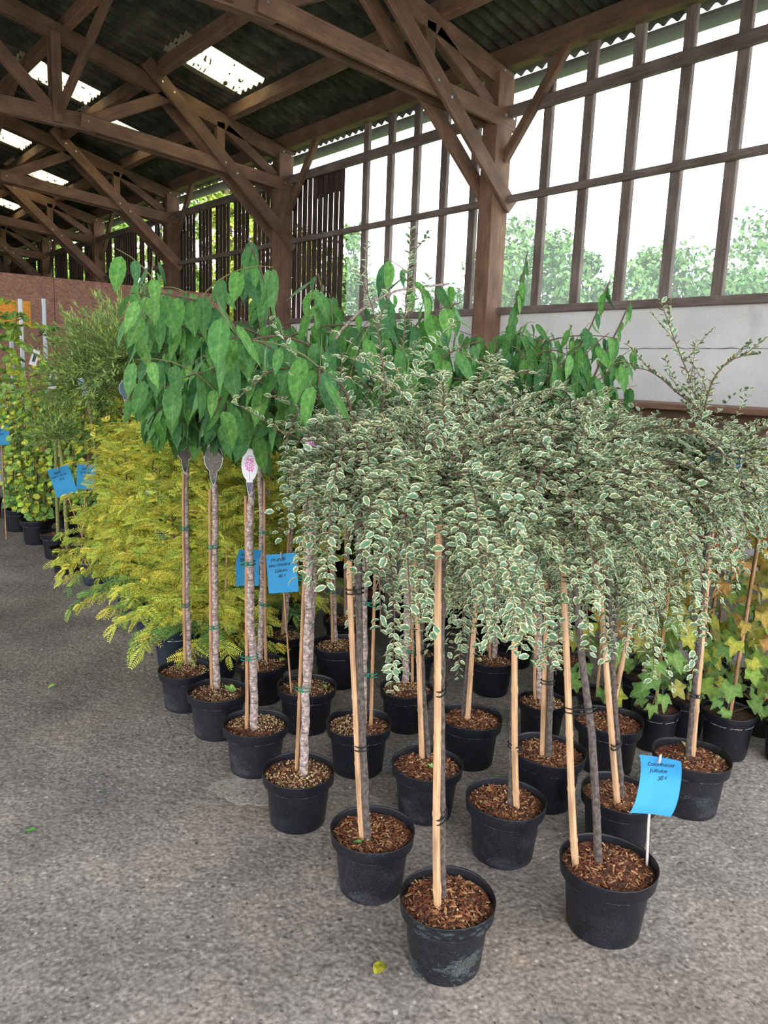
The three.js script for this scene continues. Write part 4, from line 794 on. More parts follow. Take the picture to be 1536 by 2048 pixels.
redwood(V(1.77, 0, -3.48), 0.23, 0.95, 'golden and dark green feathery conifer squeezed between two cherry stems', { wide: 0.75 });
redwood(V(1.92, 0, -3.92), 0.225, 1.15, 'golden feathery conifer behind the blue card seen edge-on');
redwood(V(1.72, 0, -4.22), 0.206, 1.25, 'golden feathery conifer in the second blue-grey pot, holding a crumpled white tag');
redwood(V(1.78, 0, -4.67), 0.216, 1.1, 'golden feathery conifer in the third blue-grey pot, its dark red mulch showing');
redwood(V(1.89, 0, -5.16), 0.227, 1.2, 'golden feathery conifer in the fourth blue-grey pot from the cherries, reaching over the floor', { wide: 1.1 });
redwood(V(1.84, 0, -5.52), 0.235, 0.5, 'low bright green conifer in the blue-grey pot under the leaning olive stem', { tiers: 16, wide: 0.9 });
const rwHidden = [[2.12, -4.3, 'golden conifer directly behind the one with the crumpled white tag'], [2.1, -4.75, 'golden conifer directly behind the one with dark red mulch'], [2.22, -3.82, 'golden conifer rising between the edge-on blue card and the fourth left cherry'], [2.4, -4.4, 'golden conifer deep in the clump, behind the edge-on blue card'], [2.25, -5.0, 'golden conifer next to the labelled willow, behind the fourth blue-grey pot'], [2.5, -3.9, 'golden conifer behind the blue Prunus card, nearest the dark shrubs']];
for (const [x, z, l] of rwHidden) redwood(V(x, 0, z), 0.22, rr2(1.25, 1.45), l, { group: 'golden conifers in the clump', parts: 160 });

// ---------------------------------------------------------------- willow standards, round-leaved shrubs
function willow(pos, w, graft, lean, R, label, o = {}) {
  const t = thing('potted_willow', label, 'potted tree', pos, o.group), s = w / 0.262;
  pot(t, s, 'black', 3, 80, 0);
  const stem = bez([V(0.0, 0.15, 0), V(lean[0] * 0.4, 0.8, lean[1] * 0.4), V(lean[0], graft, lean[1])], 20), top = stem[20];
  part('stem', tube(stem, 0.016, 0.012, 9, 1), oliveBark, t);
  const list = [];
  for (let i = 0; i < (o.n ?? 130); i++) {
    const az = i * 2.4 + rand(), el = rr2(-0.5, 1.45), len = R * rr2(0.6, 1.15);
    const pts = path(top, V(Math.cos(az) * Math.cos(el), Math.sin(el), Math.sin(az) * Math.cos(el)), len, 0.05, 0.6, 0.14);
    part('branch', tube(pts, 0.0032, 0.001, 3), greenTwig, t);
    for (let k = 1; k < pts.length; k++) for (let j = 0; j < 8; j++) { const d = pts[k].clone().sub(pts[k - 1]).normalize(); const p = pts[k - 1].clone().lerp(pts[k], rand()); list.push({ m: place(p, d.multiplyScalar(0.9).add(V(rand() - 0.5, rand() * 0.5, rand() - 0.5).multiplyScalar(1.5)), V(rand() - 0.5, 0.8, rand() - 0.5), rr2(0.6, 1.2)), g: 0, c: (rand() * 5) | 0 }); }
  }
  leafSet(t, list, willowGeos, willowMats, WILLOW_COLS, 0); shade(t);
}
willow(V(2.04, 0, -5.9), 0.25, 1.42, [-0.1, -0.02], 0.5, 'slim willow standard with leaning olive stem and fine-leaved head, flower label at its graft', {});
willow(V(2.06, 0, -5.4), 0.25, 1.6, [-0.02, 0], 0.52, 'willow standard with a fine-leaved head and an oval picture label, behind the golden conifers');
willow(V(2.45, 0, -6.2), 0.25, 1.5, [0, 0], 0.55, 'willow standard standing behind the two labelled willows');
willow(V(1.77, 0, -5.94), 0.264, 1.05, [-0.03, -0.03], 0.22, 'thick olive stem in the black pot that holds both leaning blue cards', { n: 34 });
willow(V(1.85, 0, -6.45), 0.279, 1.0, [0.02, -0.02], 0.25, 'short olive-stemmed willow in the pot just behind the two blue cards', { n: 34 });
function shrub(pos, w, h, label, o = {}) {
  const t = thing('potted_shrub', label, 'potted shrub', pos, o.group), s = w / 0.262;
  pot(t, s, 'black', 3, 40, 0);
  const list = [], N = o.n ?? 11;
  for (let i = 0; i < N; i++) {
    const az = i * 2.4, r0 = rr2(0.01, 0.05), r1 = rr2(0.05, o.spread ?? 0.24), hh = h * rr2(0.75, 1.05);
    const pts = bez([V(Math.cos(az) * r0, 0.15, Math.sin(az) * r0), V(Math.cos(az) * r1 * 0.7, hh * 0.5, Math.sin(az) * r1 * 0.7), V(Math.cos(az) * r1, hh, Math.sin(az) * r1)], 22);
    part('stem', tube(pts, 0.005, 0.002, 5), twigBark, t);
    for (let k = 2; k < pts.length; k++) for (let j = 0; j < (o.dense ?? 3); j++) {
      const a2 = rand() * 6.28, d = V(Math.cos(a2), rr2(-0.5, 0.4), Math.sin(a2)), p = pts[k].clone().addScaledVector(d, rr2(0.01, 0.055)); p.y += rr2(-0.03, 0.03);
      const hi = p.y / h, c = o.cols ? o.cols[(rand() * o.cols.length) | 0] : rand() < 0.3 + hi * 0.35 ? [2, 6, 4, 2, 6][(rand() * 5) | 0] : [0, 1, 3, 5, 0, 1][(rand() * 6) | 0];
      list.push({ m: place(p, d.add(V(0, -0.4, 0)), V(rand() - 0.5, 0.7, rand() - 0.5).addScaledVector(TO_CAM, 0.7), (o.s ?? 1) * rr2(0.65, 1.15)), g: (rand() * 2) | 0, c });
    }
  }
  leafSet(t, list, roundGeos, roundMats, ROUND_COLS, o.parts ?? 200); shade(t);
  return t;
}
shrub(V(1.85, 0, -7.06), 0.28, 1.35, 'yellowing round-leaved shrub left of the blue cards, yellow leaves hanging over its black rim');
shrub(V(1.85, 0, -7.68), 0.271, 1.4, 'round-leaved shrub in the farthest pot of the left edge, at the end of the row');
shrub(V(2.2, 0, -6.7), 0.26, 1.4, 'round-leaved shrub with orange tops behind the two olive stems, a white strip tag on it', { dense: 4 });
shrub(V(2.2, 0, -7.3), 0.26, 1.55, 'round-leaved shrub with orange and grey-green leaves, the taller white strip tag on it', { dense: 4 });
const shrubHidden = [[2.25, -7.95, 'yellowing shrub behind the farthest pot of the left edge'], [2.62, -6.85, 'yellowing shrub right of the lower white strip tag, one row back'], [2.65, -7.5, 'yellowing shrub behind the orange-topped shrub with the higher strip tag'], [2.6, -5.75, 'yellowing shrub between the two labelled willow stems, one row back'], [2.75, -5.2, 'yellowing shrub behind the labelled willow next to the golden conifers'], [3.05, -6.3, 'yellowing shrub behind the third willow standard'], [3.0, -7.0, 'yellowing shrub deepest in the left rows, before the green saplings'], [2.9, -5.7, 'yellowing shrub right of the third willow standard']];
for (const [x, z, l] of shrubHidden) shrub(V(x, 0, z), 0.26, rr2(1.35, 1.6), l, { group: 'yellowing shrubs in the crowded left rows', parts: 60, dense: 3 });
// taller yellow-green saplings in front of the chipboard
function sapling(pos, h, label, o = {}) {
  const t = thing('potted_sapling', label, 'potted tree', pos, o.group);
  pot(t, 1.05, 'black', 3, 20, 0);
  const stem = bez([V(0, 0.15, 0), V(rr2(-0.04, 0.04), h * 0.5, rr2(-0.04, 0.04)), V(rr2(-0.05, 0.05), h, rr2(-0.05, 0.05))], 20); part('stem', tube(stem, 0.013, 0.004, 7, 1), oliveBark, t);
  const list = [];
  for (let i = 0; i < (o.n ?? 16); i++) {
    const k = 8 + (rand() * 12) | 0, az = rand() * 6.28, pts = path(stem[Math.min(20, k)], V(Math.cos(az), 0.5, Math.sin(az)), rr2(0.2, 0.45), 0.05, 2.6, 0.1);
    part('branch', tube(pts, 0.003, 0.001, 4), greenTwig, t);
    for (let q = 1; q < pts.length; q++) for (const sd of [-1, 1]) { const d = pts[q].clone().sub(pts[q - 1]).normalize(), lat = new THREE.Vector3().crossVectors(d, UP).normalize(); list.push({ m: place(pts[q], lat.multiplyScalar(sd).addScaledVector(d, 0.5).add(V(0, -0.35, 0)), V(rand() - 0.5, 0.9, rand() - 0.5).addScaledVector(TO_CAM, 0.5), rr2(1.2, 2.0)), g: (rand() * 2) | 0, c: (o.cols ?? [6, 6, 0, 2])[(rand() * (o.cols ?? [1, 1, 1, 1]).length) | 0] }); }
  }
  leafSet(t, list, roundGeos, roundMats, ROUND_COLS, o.parts ?? 200); shade(t);
}
sapling(V(2.15, 0, -8.6), 2.25, 'bright yellow-green sapling reaching up before the metal rack', { n: 20 });
sapling(V(1.75, 0, -8.4), 2.1, 'sapling with big light green leaves cut by the left edge, before the orange board', { cols: [0, 6, 0] });
sapling(V(2.5, 0, -8.6), 2.0, 'dark green sapling between the yellow-green sapling and the willow heads', { cols: [1, 5, 0, 1] });
const sapHidden = [[3.0, -8.0, 'green sapling right of the dark green one before the chipboard'], [3.4, -7.3, 'green sapling above the willow heads before the chipboard'], [3.5, -6.4, 'green sapling behind the third willow standard'], [3.3, -5.5, 'green sapling behind the fourth left cherry, nearest the golden conifers'], [3.9, -6.8, 'green sapling farthest right before the chipboard end']];
for (const [x, z, l] of sapHidden) sapling(V(x, 0, z), rr2(1.7, 2.0), l, { group: 'green saplings before the chipboard', cols: [0, 1, 5, 0], parts: 60, n: 26 });
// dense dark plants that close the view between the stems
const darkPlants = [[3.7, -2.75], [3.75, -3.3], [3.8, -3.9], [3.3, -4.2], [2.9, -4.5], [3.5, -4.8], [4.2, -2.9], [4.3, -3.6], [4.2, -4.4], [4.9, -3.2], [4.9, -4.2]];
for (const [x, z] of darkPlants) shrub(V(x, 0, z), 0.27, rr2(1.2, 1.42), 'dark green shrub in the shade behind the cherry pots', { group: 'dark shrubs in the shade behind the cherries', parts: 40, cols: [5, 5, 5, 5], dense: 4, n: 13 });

// ---------------------------------------------------------------- maples
function maple(pos, w, h, label, o = {}) {
  const t = thing('potted_maple', label, 'potted tree', pos, o.group), s = w / 0.222;
  pot(t, s, 'straight', 3, 40, 0);
  const lx = rr2(-0.03, 0.06), lz = rr2(-0.04, 0.02), stem = bez([V(0, 0.15, 0), V(lx * 0.5, h * 0.5, lz * 0.5), V(lx, h, lz)], 24);
  part('stem', tube(stem, 0.006, 0.0025, 6), twigBark, t);
  part('bamboo_cane', caneGeo(V(-0.012, 0.12, 0.01), V(lx - 0.008, h * 0.86, lz + 0.01), 0.0075, pos.x * 57), caneMat[1], t);
  const list = [], N = o.n ?? 46;
  const stalks = [];
  for (let i = 0; i < N; i++) {
    const f = i < 8 ? rand() * 0.12 : i / N, y = 0.2 + (h - 0.18) * f, c = stem[Math.min(24, Math.round((y - 0.15) / (h - 0.15) * 24))], az = i * 1.9 + rand(), d = V(Math.cos(az), 0.25, Math.sin(az)), L = rr2(0.05, 0.15), e = c.clone().addScaledVector(d, L); e.y -= 0.02;
    stalks.push(tube([c, c.clone().addScaledVector(d, L * 0.6).add(V(0, 0.012, 0)), e], 0.0014, 0.001, 3));
    const q = f + (rand() - 0.5) * 0.5, col = q < 0.2 ? [0, 1, 0][(rand() * 3) | 0] : q < 0.5 ? [6, 2, 0, 5, 2][(rand() * 5) | 0] : [3, 4, 5, 3, 6][(rand() * 5) | 0];
    list.push({ m: place(e, V(d.x, -0.55 - rand() * 0.5, d.z), V((rand() - 0.5) * 0.6, 0.75, (rand() - 0.5) * 0.6).addScaledVector(TO_CAM, 0.6), rr2(0.6, 1.15)), g: (rand() * 3) | 0, c: col });
  }
  part('leaf_stalks', mergeGeometries(stalks), greenTwig, t).userData.kind = 'stuff';
  leafSet(t, list, mapleGeos, mapleMats, MAPLE_COLS, 300); shade(t);
}
maple(V(3.0, 0, -1.70), 0.212, 1.25, 'young maple in the navy pot left of the last cotoneaster stem');
maple(V(3.24, 0, -1.69), 0.2, 1.3, 'young maple right behind the dark cotoneaster stem at the right');
maple(V(3.20, 0, -1.47), 0.228, 1.25, 'young maple with bright green low leaves in the navy pot near the right edge');
maple(V(3.36, 0, -1.28), 0.2, 1.35, 'reddening young maple cut off by the right edge');
maple(V(2.93, 0, -1.96), 0.19, 1.2, 'young maple behind the oval-rimmed pot, only its dark rim and low leaves showing');
const mapleHidden = [[3.5, -1.75, 'autumn maple in the second row, behind the one at the dark stem'], [3.55, -1.48, 'autumn maple in the second row, behind the one with bright green low leaves'], [3.28, -1.95, 'autumn maple in the second row, behind the oval-rimmed cotoneaster pot'], [3.75, -1.65, 'autumn maple in the third row, straight behind the last cotoneaster stem'], [3.8, -1.3, 'autumn maple in the third row by the right edge'], [3.5, -2.05, 'autumn maple left in the third row, by the weeping cherry at the wall'], [4.0, -1.95, 'autumn maple left in the fourth row'], [4.05, -1.55, 'autumn maple right in the fourth row'], [3.62, -1.1, 'autumn maple behind the reddening one at the right edge'], [3.9, -1.0, 'autumn maple farthest right, cut by the edge'], [3.85, -2.25, 'autumn maple farthest left in the block, beside the dark shrubs']];
for (const [x, z, l] of mapleHidden) maple(V(x, 0, z), 0.2, rr2(1.2, 1.4), l, { group: 'maples deep in the right-hand block', n: 52 });

// ================================================================ cards and labels
const paperBlue = (lines, seed, dx = 0.12) => canvasTex(512, 768, (c, w, h) => {
  const r = rng(seed), im = c.createImageData(w, h);
  for (let y = 0; y < h; y++) for (let x = 0; x < w; x++) { const k = 1 + (r() - 0.5) * 0.035 + pf(x / w, y / h, 3, 4, seed, 3) * 0.05, i = (y * w + x) * 4; im.data[i] = 58 * k; im.data[i + 1] = 154 * k; im.data[i + 2] = Math.min(255, 210 * k); im.data[i + 3] = 255; }
  c.putImageData(im, 0, 0);
  c.fillStyle = 'rgb(18,22,40)';
  lines.forEach(([text, x, y, size, rot]) => { let px = x * w; c.save(); c.translate(px, y * h); c.rotate(rot ?? -0.06); let adv = 0; for (const ch of text) { c.save(); c.translate(adv, (r() - 0.5) * size * 0.14); c.transform(1, 0, -0.22, 1, 0, 0); c.rotate((r() - 0.5) * 0.16); const sz = size * (0.92 + r() * 0.16); c.font = `${sz * 1.22}px sans-serif`; c.fillText(ch, 0, 0); c.lineWidth = sz * 0.035; c.strokeStyle = 'rgb(18,22,40)'; c.strokeText(ch, 0, 0); adv += c.measureText(ch).width * 0.86; c.restore(); } c.restore(); });
});
function cardGeo(w, h, bend, twist, corner) {
  const nx = 8, ny = 12, front = new THREE.PlaneGeometry(w, h, nx, ny), p = front.attributes.position;
  for (let i = 0; i < p.count; i++) { const x = p.getX(i), y = p.getY(i), fy = y / h + 0.5; p.setXYZ(i, x + twist * (fy - 0.5) * (fy - 0.5) * 2 - twist * 0.5, y - corner * x * (fy < 0.5 ? 1 : 0.4), bend * (Math.cos(fy * Math.PI * 2 - 0.6) - 0.3) + (x / w) * (x / w) * bend * 1.6); }
  front.computeVertexNormals();
  const back = front.clone(), ix = back.index.array; for (let i = 0; i < ix.length; i += 3) { const t = ix[i]; ix[i] = ix[i + 1]; ix[i + 1] = t; }
  const n = back.attributes.normal, bp = back.attributes.position; for (let i = 0; i < bp.count; i++) { bp.setXYZ(i, bp.getX(i) - n.getX(i) * 0.0008, bp.getY(i) - n.getY(i) * 0.0008, bp.getZ(i) - n.getZ(i) * 0.0008); n.setXYZ(i, -n.getX(i), -n.getY(i), -n.getZ(i)); back.attributes.uv.setXY(i, 0.02, 0.02); }
  return mergeGeometries([front, back]);
}
function card(label, foot, head, at, w, h, lines, o = {}) {
  const f = V(...foot), t = thing('price_card', label, 'price card', f), a = V(...at).sub(f);
  const m = part('card', cardGeo(w, h, o.bend ?? 0.008, o.twist ?? 0, o.corner ?? 0), std({ map: paperBlue(lines, o.seed ?? 1), roughness: 0.75, side: THREE.DoubleSide }), t, 'light blue card with black handwriting');
  m.position.copy(a); m.rotation.set(o.tilt ?? 0, Math.atan2(-(at[0]), -(at[2])) + (o.turn ?? 0), o.roll ?? 0, 'YXZ');
  const top = V(...head).sub(f), back = a.clone().normalize();
  const bd = o.bend ?? 0.008, on = (y, z) => V(0, y, z).applyEuler(m.rotation).add(a);
  part('stick', tube(bez([V(0, 0, 0), on(-h / 2 - 0.01, bd * 0.6 - 0.008), on(-h / 2 + 0.02, bd * 0.3 - 0.01), on(0, -bd * 1.25 - 0.008), on(h / 2 - 0.03, -bd * 0.6 - 0.008), on(h / 2 - 0.014, bd * 0.3 + 0.004), on(h / 2 + 0.012, bd * 0.6 + 0.006)], 40), o.r ?? 0.004, (o.r ?? 0.004) * 0.9, 7), o.stick ?? caneMat[1], t);
  shade(t);
}
const paleStick = std({ color: lin(0.62, 0.55, 0.5), roughness: 0.6 });
card('blue handwritten card reading Cotoneaster 38 in the front right pot', [1.953, 0.165, -1.081], [1.945, 0.551, -1.094], [1.951, 0.445, -1.084], 0.112, 0.182, [['Cotoneaster', 0.16, 0.21, 62, -0.12], ['Juillette', 0.22, 0.335, 62, -0.08], ['38', 0.42, 0.46, 64, -0.1], ['€', 0.6, 0.43, 44, -0.1]], { seed: 3, bend: 0.014, twist: -0.03, corner: -0.16, roll: -0.06, stick: paleStick, turn: 0.1 });
card('blue handwritten card reading Prunus 46 in front of the cherry stems', [1.742, 0.165, -2.718], [1.684, 0.826, -2.757], [1.702, 0.735, -2.744], 0.128, 0.172, [['Prunus', 0.14, 0.2, 74, -0.1], ['Kiku Shidare', 0.05, 0.34, 62, -0.08], ['Zakura', 0.24, 0.48, 66, -0.06], ['46', 0.34, 0.62, 68, -0.1], ['€', 0.54, 0.59, 48, -0.1]], { seed: 5, bend: 0.004, roll: 0.08 });
card('blue handwritten card crossed by the second cherry stem', [1.76, 0.16, -3.03], [1.697, 0.791, -3.062], [1.709, 0.69, -3.055], 0.112, 0.17, [['Prunus', 0.12, 0.19, 76, 0.05], ['Shidare', 0.12, 0.32, 70, 0.05], ['46 €', 0.3, 0.46, 72, 0.05]], { seed: 7, bend: 0.012, roll: -0.1, turn: 0.35 });
card('blue handwritten card leaning left on its stick, left of two at the olive stems', [1.881, 0.165, -5.828], [1.708, 0.817, -5.882], [1.731, 0.716, -5.872], 0.15, 0.215, [['Salix', 0.2, 0.22, 76, 0.0], ['Hakuro Nishiki', 0.03, 0.34, 54, -0.04], ['31 €', 0.34, 0.47, 66, 0]], { seed: 9, bend: 0.012, roll: 0.28, r: 0.006 });
card('blue handwritten card on an upright stick, right of the leaning card', [1.837, 0.165, -5.839], [1.886, 0.872, -5.823], [1.886, 0.748, -5.82], 0.13, 0.19, [['Salix', 0.24, 0.24, 76, 0.04], ['B. Nana', 0.18, 0.38, 70, 0.02], ['23 €', 0.3, 0.52, 70, 0.02]], { seed: 11, bend: 0.008, roll: -0.06, r: 0.006 });
card('blue card seen almost edge-on among the golden conifers', [1.70, 0.16, -3.94], [1.668, 0.80, -3.912], [1.673, 0.721, -3.902], 0.12, 0.16, [['Metasequoia', 0.04, 0.25, 58, 0], ['39 €', 0.3, 0.45, 70, 0]], { seed: 13, bend: 0.014, turn: 1.0, roll: 0.12 });
card('blue card at the very left edge before the shrubs', [1.655, 0.004, -7.32], [1.655, 1.05, -7.322], [1.655, 0.934, -7.318], 0.13, 0.17, [['Salix', 0.2, 0.3, 80, 0], ['29 €', 0.3, 0.5, 80, 0]], { seed: 15, r: 0.006 });

// hanging picture labels: an oval head on a short pointed tail
function labelShape(w, h) { const s = new THREE.Shape(); const hh = h * 0.68; s.absellipse(0, h / 2 - hh / 2, w / 2, hh / 2, -Math.PI / 2 + 0.42, Math.PI * 1.5 - 0.42, false); s.quadraticCurveTo(-w * 0.2, -h * 0.36, 0, -h / 2); s.quadraticCurveTo(w * 0.2, -h * 0.36, w * 0.19, h / 2 - hh + 0.06 * hh); return s; }
const prints = {
  pink: canvasTex(256, 512, (c, w, h) => { const r = rng(3); c.fillStyle = '#eceaf0'; c.fillRect(0, 0, w, h); c.strokeStyle = '#3c3a4a'; c.lineWidth = 5; c.beginPath(); c.moveTo(w / 2, h * 0.3); c.lineTo(w / 2, h * 0.66); c.stroke(); c.lineWidth = 3; for (let i = 0; i < 5; i++) { c.beginPath(); c.ellipse(w / 2, h * 0.36, 30 + i * 20, 110, 0, Math.PI * 1.02, Math.PI * 1.98); c.strokeStyle = 'rgba(60,60,80,0.5)'; c.stroke(); } for (let i = 0; i < 260; i++) { const a = r() * 6.3, d = Math.sqrt(r()); c.fillStyle = `rgba(${200 + r() * 50 | 0},${70 + r() * 60 | 0},${160 + r() * 50 | 0},0.8)`; c.beginPath(); c.arc(w / 2 + Math.cos(a) * d * 74, h * 0.33 + Math.sin(a) * d * 105 * (0.6 + 0.4 * Math.abs(Math.cos(a))), 2 + r() * 5, 0, 7); c.fill(); } c.fillStyle = '#6c6880'; c.fillRect(0, h * 0.7, w, h * 0.3); for (let i = 0; i < 300; i++) { c.fillStyle = `rgba(30,36,60,${r() * 0.6})`; c.fillRect(r() * w, h * 0.7 + r() * h * 0.3, 6, 6); } }),
  grey: canvasTex(256, 512, (c, w, h) => { const r = rng(7); c.fillStyle = '#4f4a44'; c.fillRect(0, 0, w, h); for (let i = 0; i < 900; i++) { const k = r(); c.fillStyle = `rgba(${90 + k * 110 | 0},${86 + k * 100 | 0},${74 + k * 80 | 0},0.5)`; c.fillRect(r() * w, r() * h, 3 + r() * 8, 3 + r() * 8); } c.fillStyle = '#1d3a34'; c.fillRect(0, h * 0.86, w, h * 0.14); }),
  leafy: canvasTex(256, 512, (c, w, h) => { const r = rng(9); c.fillStyle = '#3c5a86'; c.fillRect(0, 0, w, h); for (let i = 0; i < 700; i++) { const k = r(); c.fillStyle = k < 0.6 ? `rgba(${60 + r() * 60 | 0},${100 + r() * 60 | 0},60,0.8)` : `rgba(26,30,34,0.7)`; c.fillRect(r() * w, h * 0.16 + r() * h * 0.62, 3 + r() * 14, 2 + r() * 5); } c.fillStyle = '#c98a3a'; c.fillRect(w * 0.4, h * 0.8, 40, 50); }),
  blue: canvasTex(256, 256, (c, w, h) => { c.fillStyle = '#2f86b8'; c.fillRect(0, 0, w, h); c.fillStyle = '#11304c'; c.save(); c.translate(w * 0.5, h * 0.86); c.rotate(-Math.PI / 2 + 0.05); c.font = '30px sans-serif'; c.fillText('Cotoneaster', 0, 0); c.restore(); const r = rng(12); for (let i = 0; i < 200; i++) { c.fillStyle = `rgba(24,46,52,${r() * 0.8})`; c.beginPath(); c.arc(w * 0.5 + (r() - 0.5) * 80, h * 0.16 + (r() - 0.5) * 40, 3 + r() * 6, 0, 7); c.fill(); } }),
  flower: canvasTex(256, 256, (c, w, h) => { const r = rng(14); c.fillStyle = '#b9d4ea'; c.fillRect(0, 0, w, h); for (let i = 0; i < 260; i++) { c.fillStyle = r() < 0.5 ? '#f2f4f2' : `rgba(80,130,110,0.9)`; c.beginPath(); c.arc(r() * w, h * 0.25 + r() * h * 0.75, 4 + r() * 9, 0, 7); c.fill(); } }),
  red: canvasTex(256, 256, (c, w, h) => { const r = rng(18); c.fillStyle = '#41362f'; c.fillRect(0, 0, w, h); for (let i = 0; i < 420; i++) { const k = r(); c.fillStyle = k < 0.45 ? `rgba(${190 + r() * 50 | 0},${50 + r() * 60 | 0},40,0.85)` : k < 0.7 ? 'rgba(110,40,46,0.8)' : 'rgba(60,70,44,0.8)'; c.beginPath(); c.arc(r() * w, h * 0.3 + r() * h * 0.7, 4 + r() * 14, 0, 7); c.fill(); } c.fillStyle = '#dcd9e0'; c.fillRect(0, 0, w, h * 0.3); }),
};
const whitePlastic = std({ color: lin(0.75, 0.75, 0.76), roughness: 0.5 });
function hangLabel(label, at, w, h, print, o = {}) {
  const t = thing('plant_label', label, 'plant label', V(...at), o.group);
  const shape = o.shape ?? labelShape(w, h);
  const b = new THREE.ExtrudeGeometry(shape, { depth: 0.0012, bevelEnabled: false, curveSegments: 18 });
  const f = new THREE.ShapeGeometry(shape, 18), uv = f.attributes.uv, p = f.attributes.position; f.scale(0.93, 0.955, 1);
  for (let i = 0; i < p.count; i++) uv.setXY(i, p.getX(i) / w + 0.5, p.getY(i) / h + 0.5);
  f.translate(0, 0, 0.0018);
  const g = new THREE.Group(); g.name = 'tag'; t.add(g);
  part('tag_card', b, whitePlastic, g, 'white edge'); part('picture', f, std({ map: prints[print], roughness: 0.4 }), g);
  if (!o.noLoop) { const lp = new THREE.TorusGeometry(o.loop ?? 0.02, 0.0012, 4, 20); lp.rotateX(Math.PI / 2); lp.translate(0, h / 2 - 0.004, -(o.loop ?? 0.02)); part('loop', lp, whitePlastic, t); }
  t.rotation.set(o.tilt ?? 0, Math.atan2(-at[0], -at[2]) + (o.turn ?? 0), o.roll ?? 0, 'YXZ');
  shade(t);
}
const rect = (w, h) => { const s = new THREE.Shape(); s.moveTo(-w / 2, -h / 2); s.lineTo(w / 2, -h / 2); s.lineTo(w / 2, h / 2); s.lineTo(-w / 2, h / 2); s.closePath(); return s; };
const round = (r) => { const s = new THREE.Shape(); s.absarc(0, 0, r, 0, Math.PI * 2, false); return s; };
hangLabel('oval white label with a pink weeping tree on the second cherry of the left row', [1.403, 1.215, -2.5], 0.06, 0.178, 'pink', { loop: 0.025 });
hangLabel('oval label with a pink tree peeping through the cotoneaster strands', [1.40, 1.345, -2.085], 0.062, 0.18, 'pink', {});
hangLabel('dark picture label under the leaves of the fourth left cherry', [1.512, 1.2, -3.29], 0.085, 0.19, 'grey', { turn: 0.2 });
hangLabel('dark picture label under the leaves of the third left cherry', [1.478, 1.19, -2.94], 0.08, 0.18, 'grey', { turn: -0.2 });
hangLabel('large dark oval label behind the pink tree label', [1.83, 1.25, -3.14], 0.11, 0.2, 'grey', {});
hangLabel('dark oval leaf label hanging on the willow behind the golden conifers', [2.02, 1.395, -5.35], 0.085, 0.16, 'leafy', { loop: 0.03 });
hangLabel('pale flower label at the graft of the leaning willow', [1.93, 1.42, -5.86], 0.12, 0.14, 'flower', { shape: rect(0.115, 0.13), tilt: -0.2, roll: 0.3 });
hangLabel('round blue label with a white rim under the right-hand cotoneaster crown', [2.615, 1.335, -1.325], 0.115, 0.115, 'blue', { shape: round(0.057), noLoop: false });
hangLabel('small blue label half buried in the strands near the crooked stem', [2.3, 1.335, -1.62], 0.06, 0.07, 'blue', { shape: rect(0.055, 0.065) });
hangLabel('red-berried picture tag, upper left of the three on the maple canes', [2.91, 1.06, -1.56], 0.07, 0.1, 'red', { shape: rect(0.07, 0.1), noLoop: true, roll: -0.05 });
hangLabel('red-berried picture tag, middle one of the three on the maple canes', [2.945, 1.0, -1.53], 0.08, 0.1, 'red', { shape: rect(0.08, 0.1), noLoop: true, roll: -0.06, tilt: -0.15 });
hangLabel('red-berried picture tag, lower right of the three on the maple canes', [2.985, 0.99, -1.455], 0.085, 0.1, 'red', { shape: rect(0.085, 0.1), noLoop: true, roll: -0.28 });
function stripTag(label, at, w, h, o = {}) {
  const t = thing('strip_tag', label, 'plant tag', V(...at)), g = new THREE.BoxGeometry(w, h, 0.0015), q = new THREE.BoxGeometry(w * 0.45, h * 0.55, 0.002); q.translate(0, 0.0, 0.0008);
  part('strip', g, whitePlastic, t); part('print', q, std({ color: lin(0.04, 0.04, 0.05), roughness: 0.6 }), t, 'black print');
  t.rotation.set(o.tilt ?? 0, Math.atan2(-at[0], -at[2]) + (o.turn ?? 0), o.roll ?? 0, 'YXZ'); shade(t);
}
stripTag('white strip tag leaning to the right, the higher one above the yellow shrubs', [1.90, 1.61, -7.1], 0.055, 0.14, { roll: -0.32 });
stripTag('white strip tag hanging upright among the yellow shrubs, below the other strip', [2.0, 1.43, -6.95], 0.06, 0.155, { roll: -0.12 });
stripTag('crumpled white tag stuck on a cane in the golden conifers', [1.655, 0.905, -3.98], 0.1, 0.035, { roll: -0.5, turn: 0.3 });

// ---------------------------------------------------------------- fallen leaves on the floor and on the soil
const litterMats = { yellow: std({ map: roundTex, color: lin(2.6, 1.5, 0.5), roughness: 0.7, side: THREE.DoubleSide }), green: std({ map: roundTex, color: lin(0.5, 0.95, 0.8), roughness: 0.6, side: THREE.DoubleSide }), pale: std({ map: roundTex, color: lin(1.3, 1.5, 1.5), roughness: 0.6, side: THREE.DoubleSide }), brown: std({ map: roundTex, color: lin(1.5, 0.8, 0.9), roughness: 0.8, side: THREE.DoubleSide }) };
const litterGeo = leafGeo(0.06, 0.03, 8, oval(0.8, 0.75), 0.35, 0.3, 0.05), wideGeo = lobedGeo(0.032, MLOBES, 0.4, -0.4);
function litter(label, at, mat, geo, s, turn, tilt = 0.12) {
  const m = new THREE.Mesh(geo, litterMats[mat]); m.name = numbered('fallen_leaf'); scene.add(m); m.position.set(...at); m.rotation.set(-Math.PI / 2 + tilt, 0, turn); m.scale.setScalar(s); m.castShadow = m.receiveShadow = true;
  m.userData = { label, category: 'leaf' };
}
litter('crinkled yellow leaf on the floor beside the nearest pot', [1.165, 0.012, -1.385], 'yellow', litterGeo, 1.15, -1.2);
litter('small green leaf on the open floor at left', [0.63, 0.01, -2.58], 'green', litterGeo, 0.75, 0.9);
